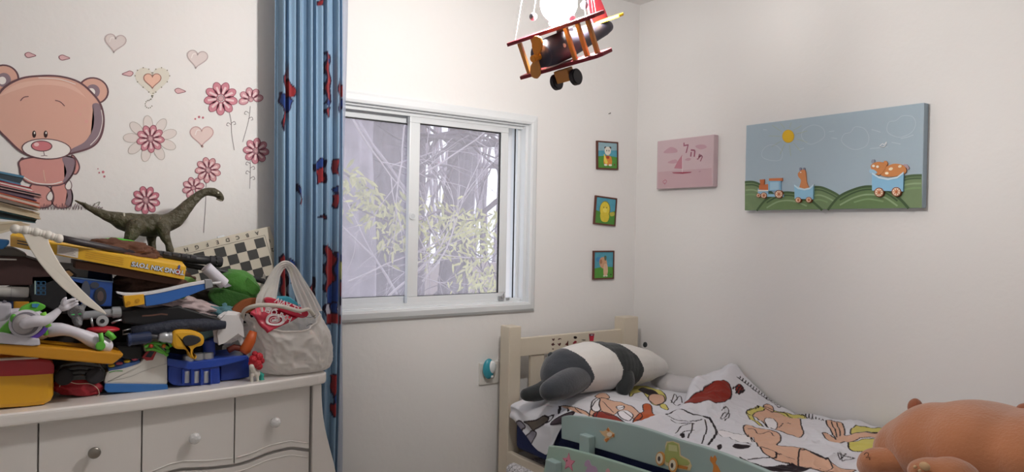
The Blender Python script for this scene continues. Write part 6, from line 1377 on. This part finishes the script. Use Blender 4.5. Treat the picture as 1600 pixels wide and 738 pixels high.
# pony
po = thing('toy_pony', 'tiny white toy pony with a red mane at the foot of the plastic bag', 'toy', tuple(PY(398, 597, -.57)))
yq = YZ(398, 596)
rm = M('#c22232', .5, bump=.6, bscale=200); wq = C_('#dcd8cf', .4)
blob(pchain([(397, 583, yq + .01, 6), (401, 584, yq + .015, 6)], 4) + pchain([(394, 586, yq, 3), (393.5, 592, yq, 2.4), (393.5, 596, yq, 2.6)], 4) + pchain([(402, 586, yq, 3), (402.5, 592, yq, 2.4), (402.5, 596, yq, 2.6)], 4) + pchain([(396, 580, yq, 3.6), (393, 573, yq - .004, 4)], 4), .0016, 3, None, [wq], 'body', po)
mb = MB()
for a, b, r in ((396, 562, 6.5), (404, 558, 6.5), (401, 568, 7.5), (408, 564, 5), (405, 573, 5), (393, 568, 4.5), (398, 553, 4)): mb.ell(PY(a, b, yq + .004), (r * .0022,) * 3, rm, seg=14)
mb.build('mane', po)
mb = MB(); mb.tube([PY(a, b, yq + .012) for a, b in ((405, 582), (409, 586), (408, 592), (412, 595))], [.004, .008, .008, .004], C_('#2fa89a', .5), seg=10); mb.build('tail', po)

# -- plastic carrier bag with a red packet and a blue box
bagM = M_mix('thin_plastic', '#f2eeea', .12, .35, .45)
YB = -.43
bg_ = thing('plastic_bag', 'white translucent plastic carrier bag full of things at the dresser end', 'bag', tuple(PY(450, 586, YB)))
rings = [(588, 418, 504, .07), (582, 405, 510, .088), (568, 396, 511, .094), (550, 391, 510, .096), (530, 386, 507, .094), (512, 381, 500, .088), (498, 378, 494, .082), (487, 379, 488, .076)]
rq = cr(rings, 5)
def bagf(u, v):
    v = v * (1 - .36 * max(0.0, -math.sin(2 * PI * u)) ** 1.3)
    i = v * (len(rq) - 1); k = min(int(i), len(rq) - 2); f = i - k; r = [rq[k][j] * (1 - f) + rq[k + 1][j] * f for j in range(4)]
    a = 2 * PI * u; l = PY(r[1], r[0], YB); rr = PY(r[2], r[0], YB); c = (l + rr) / 2; hw_ = (rr.x - l.x) / 2
    ca, sa = math.cos(a), math.sin(a); se = 2 / 2.6
    x = math.copysign(abs(ca) ** se, ca) * hw_; y = math.copysign(abs(sa) ** se, sa) * r[3]
    p = Vector((c.x + x, YB + y, 0)); p.z = .953 + (PY(445, r[0], YB).z - PY(445, 588, YB).z)
    n = Vector((ca, sa, 0)); q = Vector((math.cos(a) * 2.2, math.sin(a) * 2.2, v * 3.2)) + Vector((9, 3, 1))
    w = .012 * (1 - 2 * abs(noise.noise(q * 1.4))) + .006 * (1 - 2 * abs(noise.noise(q * 3.1))) + .0022 * noise.noise(q * 8)
    p += n * (w - .006) * (.4 + .6 * math.sin(min(1, v * 1.05) * PI)) + Vector((0, 0, .006 * noise.noise(q * 2) * v)); return p
mb = MB(); mb.grid(bagf, 150, 80, bagM, closed_u=True)
mb.prism([bagf(i / 40, 0) for i in range(40)], (0, 0, .001), bagM)
bb_ = mb.build('bag_body', bg_)
mb = MB()   # rolled front rim and the near handle band
fr_ = cr([(379, 500, -.47), (381, 487, -.51), (392, 480, -.53), (412, 477, -.54), (440, 479, -.545), (466, 486, -.535), (482, 484, -.51), (492, 496, -.48)], 6)
mb.tube([bagf(i / 60, 1.0) for i in range(60)], .0035, bagM, seg=6, closed=True)
mb.tube([PY(a, b, y) for a, b, y in fr_], [.006, .007, .006], M_mix('thick_plastic_rim', '#ddd8cf', .0, .4, .3), seg=8); mb.build('front_rim', bg_)
def band(path, wid, name):
    """handle: flattened gathered film along (px,py,y) with width in metres"""
    P = [PY(*p) for p in cr(path, 6)]; W_ = np.interp(np.linspace(0, 1, len(P)), np.linspace(0, 1, len(wid)), wid); mb = MB()
    b = bmesh.new(); rows = []
    for i, p in enumerate(P):
        t = (P[min(i + 1, len(P) - 1)] - P[max(i - 1, 0)]).normalized(); o = Vector((0, -1, 0)).cross(t).normalized(); row = []
        for k in range(13):
            s_ = k / 12 - .5; row.append(b.verts.new(p + o * s_ * W_[i] + Vector((0, .006 * math.sin(k * 1.9 + i * .12) + .003 * math.sin(k * 4.1), 0))))
        rows.append(row)
    for A, B in zip(rows, rows[1:]):
        for k in range(12): b.faces.new((A[k], A[k + 1], B[k + 1], B[k]))
    mb._join(b, bagM, True); return mb.build(name, bg_)
band([(420, 486, -.50), (417, 470, -.48), (423, 450, -.46), (431, 428, -.45), (440, 416, -.45), (449, 414, -.45), (458, 424, -.45), (467, 445, -.46), (478, 468, -.47), (488, 492, -.48)], [.085, .075, .055, .035, .026, .026, .035, .05, .062, .07], 'handle')
band([(408, 487, -.40), (404, 474, -.38), (407, 455, -.36), (411, 440, -.36), (413, 428, -.36)], [.03, .026, .016, .012, .006], 'handle')
mb = MB()
for l in (((468, 494), (485, 496), (493, 492)), ((478, 510), (486, 506), (495, 512)), ((482, 520), (490, 522), (497, 519)), ((486, 528), (496, 532), (499, 529))):
    mb.strip([PY(a, b, YB - .094 + .03 * (a - 465) / 30) + Vector((0, -.004, 0)) for a, b in cr(l, 3)], .002, C_('#5b5f66'), WN)
mb.build('faint_print', bg_)
redK = M('#c21f41', .45, coat=.3, bump=.2, bscale=40)
pk = thing('red_packet', 'crumpled crimson packet with white round emblem showing in the bag mouth', 'packet', tuple(PY(430, 515, -.50)))
mb = MB(); n_ = 20
ca_, cb_, cc_, cd_ = (391, 488, -.50), (424, 465, -.47), (466, 497, -.49), (421, 519, -.535)
def PK(s_, t, k=0):
    f = lambda i: (ca_[i] * (1 - s_) + cb_[i] * s_) * (1 - t) + (cd_[i] * (1 - s_) + cc_[i] * s_) * t
    p = PY(f(0), f(1), f(2)); return p + Vector((0, -.004 * math.sin(s_ * 7) * math.sin(t * 5) - k, .003 * math.sin(t * 9)))
b = bmesh.new(); Vv = [[b.verts.new(PK(i / n_, j / n_)) for j in range(n_ + 1)] for i in range(n_ + 1)]
for i in range(n_):
    for j in range(n_): b.faces.new((Vv[i][j], Vv[i + 1][j], Vv[i + 1][j + 1], Vv[i][j + 1]))
mb._join(b, redK, True); body_ = mb.build('film', pk); md = body_.modifiers.new('solid', 'SOLIDIFY'); md.thickness = .012; md.offset = -1
wk = C_('#e6dfe2', .5)
mb = MB(); org_ = PK(.5, .5, .003); ex = (PK(.5, .9) - PK(.5, .1)).normalized(); ey = (PK(.9, .5) - PK(.1, .5)).normalized()
def ringp(cs_, ct, r0, r1, a0, a1, m, n=30, k=.0065):
    for i in range(n):
        t0, t1 = a0 + (a1 - a0) * i / n, a0 + (a1 - a0) * (i + 1) / n
        mb.poly([PK(cs_ + r * math.sin(t), ct + r * math.cos(t), k) for r, t in ((r0, t0), (r1, t0), (r1, t1), (r0, t1))], m)
ringp(.42, .68, .20, .26, .0, 2 * PI, wk); ringp(.42, .68, .13, .15, .0, 2 * PI, wk); ringp(.42, .68, .265, .28, 0, 2 * PI, wk)
for l in (((-.10, -.02), (-.03, .03), (.05, .0), (.11, .04)), ((-.06, -.07), (0, -.02), (.08, -.05)), ((-.03, .03), (.02, .09), (.07, .07))):
    mb.strip([PK(.42 + a, .68 + b_, .0065) for a, b_ in cr(l, 4)], .004, wk, (0, -1, .3))
mb.build('round_emblem', pk)
mb = MB()
for txt, pp_, sz in (('HAPOEL', (434, 490.5), .027), ('TEL AVIV', (452, 477.5), .025)):
    p_ = PY(pp_[0], pp_[1], -.515 if txt == 'HAPOEL' else -.512); d1 = (PY(pp_[0] - 20, pp_[1] - 9, -.512) - PY(pp_[0], pp_[1], -.512)).normalized(); d2 = Vector((0, -1, 0)).cross(d1); d2 = -d2 if d2.z > 0 else d2
    mb.mesh(text_mesh(txt, sz, 0, .0006), wk, frame_mat(p_, d1, d2))
mb.build('lettering', pk)
mb = MB(); SL(mb, cr([(414, 470), (420, 465), (436, 469), (460, 476), (481, 487), (480, 495), (470, 497), (448, 490), (425, 480)], 4, True), -.50, .02, redK, .004); mb.build('folded_edge', pk)
mb = MB(); SL(mb, [(428, 470), (436, 465), (452, 464), (470, 477), (472, 484), (450, 480)], -.47, .04, C_('#3aa3bd', .4), .002); SL(mb, [(448, 478), (472, 482), (472, 487), (450, 484)], -.478, .04, C_('#1f2f6e', .4), .001); one(mb, 'light_blue_carton', 'small turquoise carton tucked behind the crimson packet in the bag', 'box')
mb = lump(402, 482, -.45, 12, 6, .02, 51, C_('#d3d6da', .6), .35); one(mb, 'tissue', 'white tissue scrap at the left of the bag mouth', 'paper')
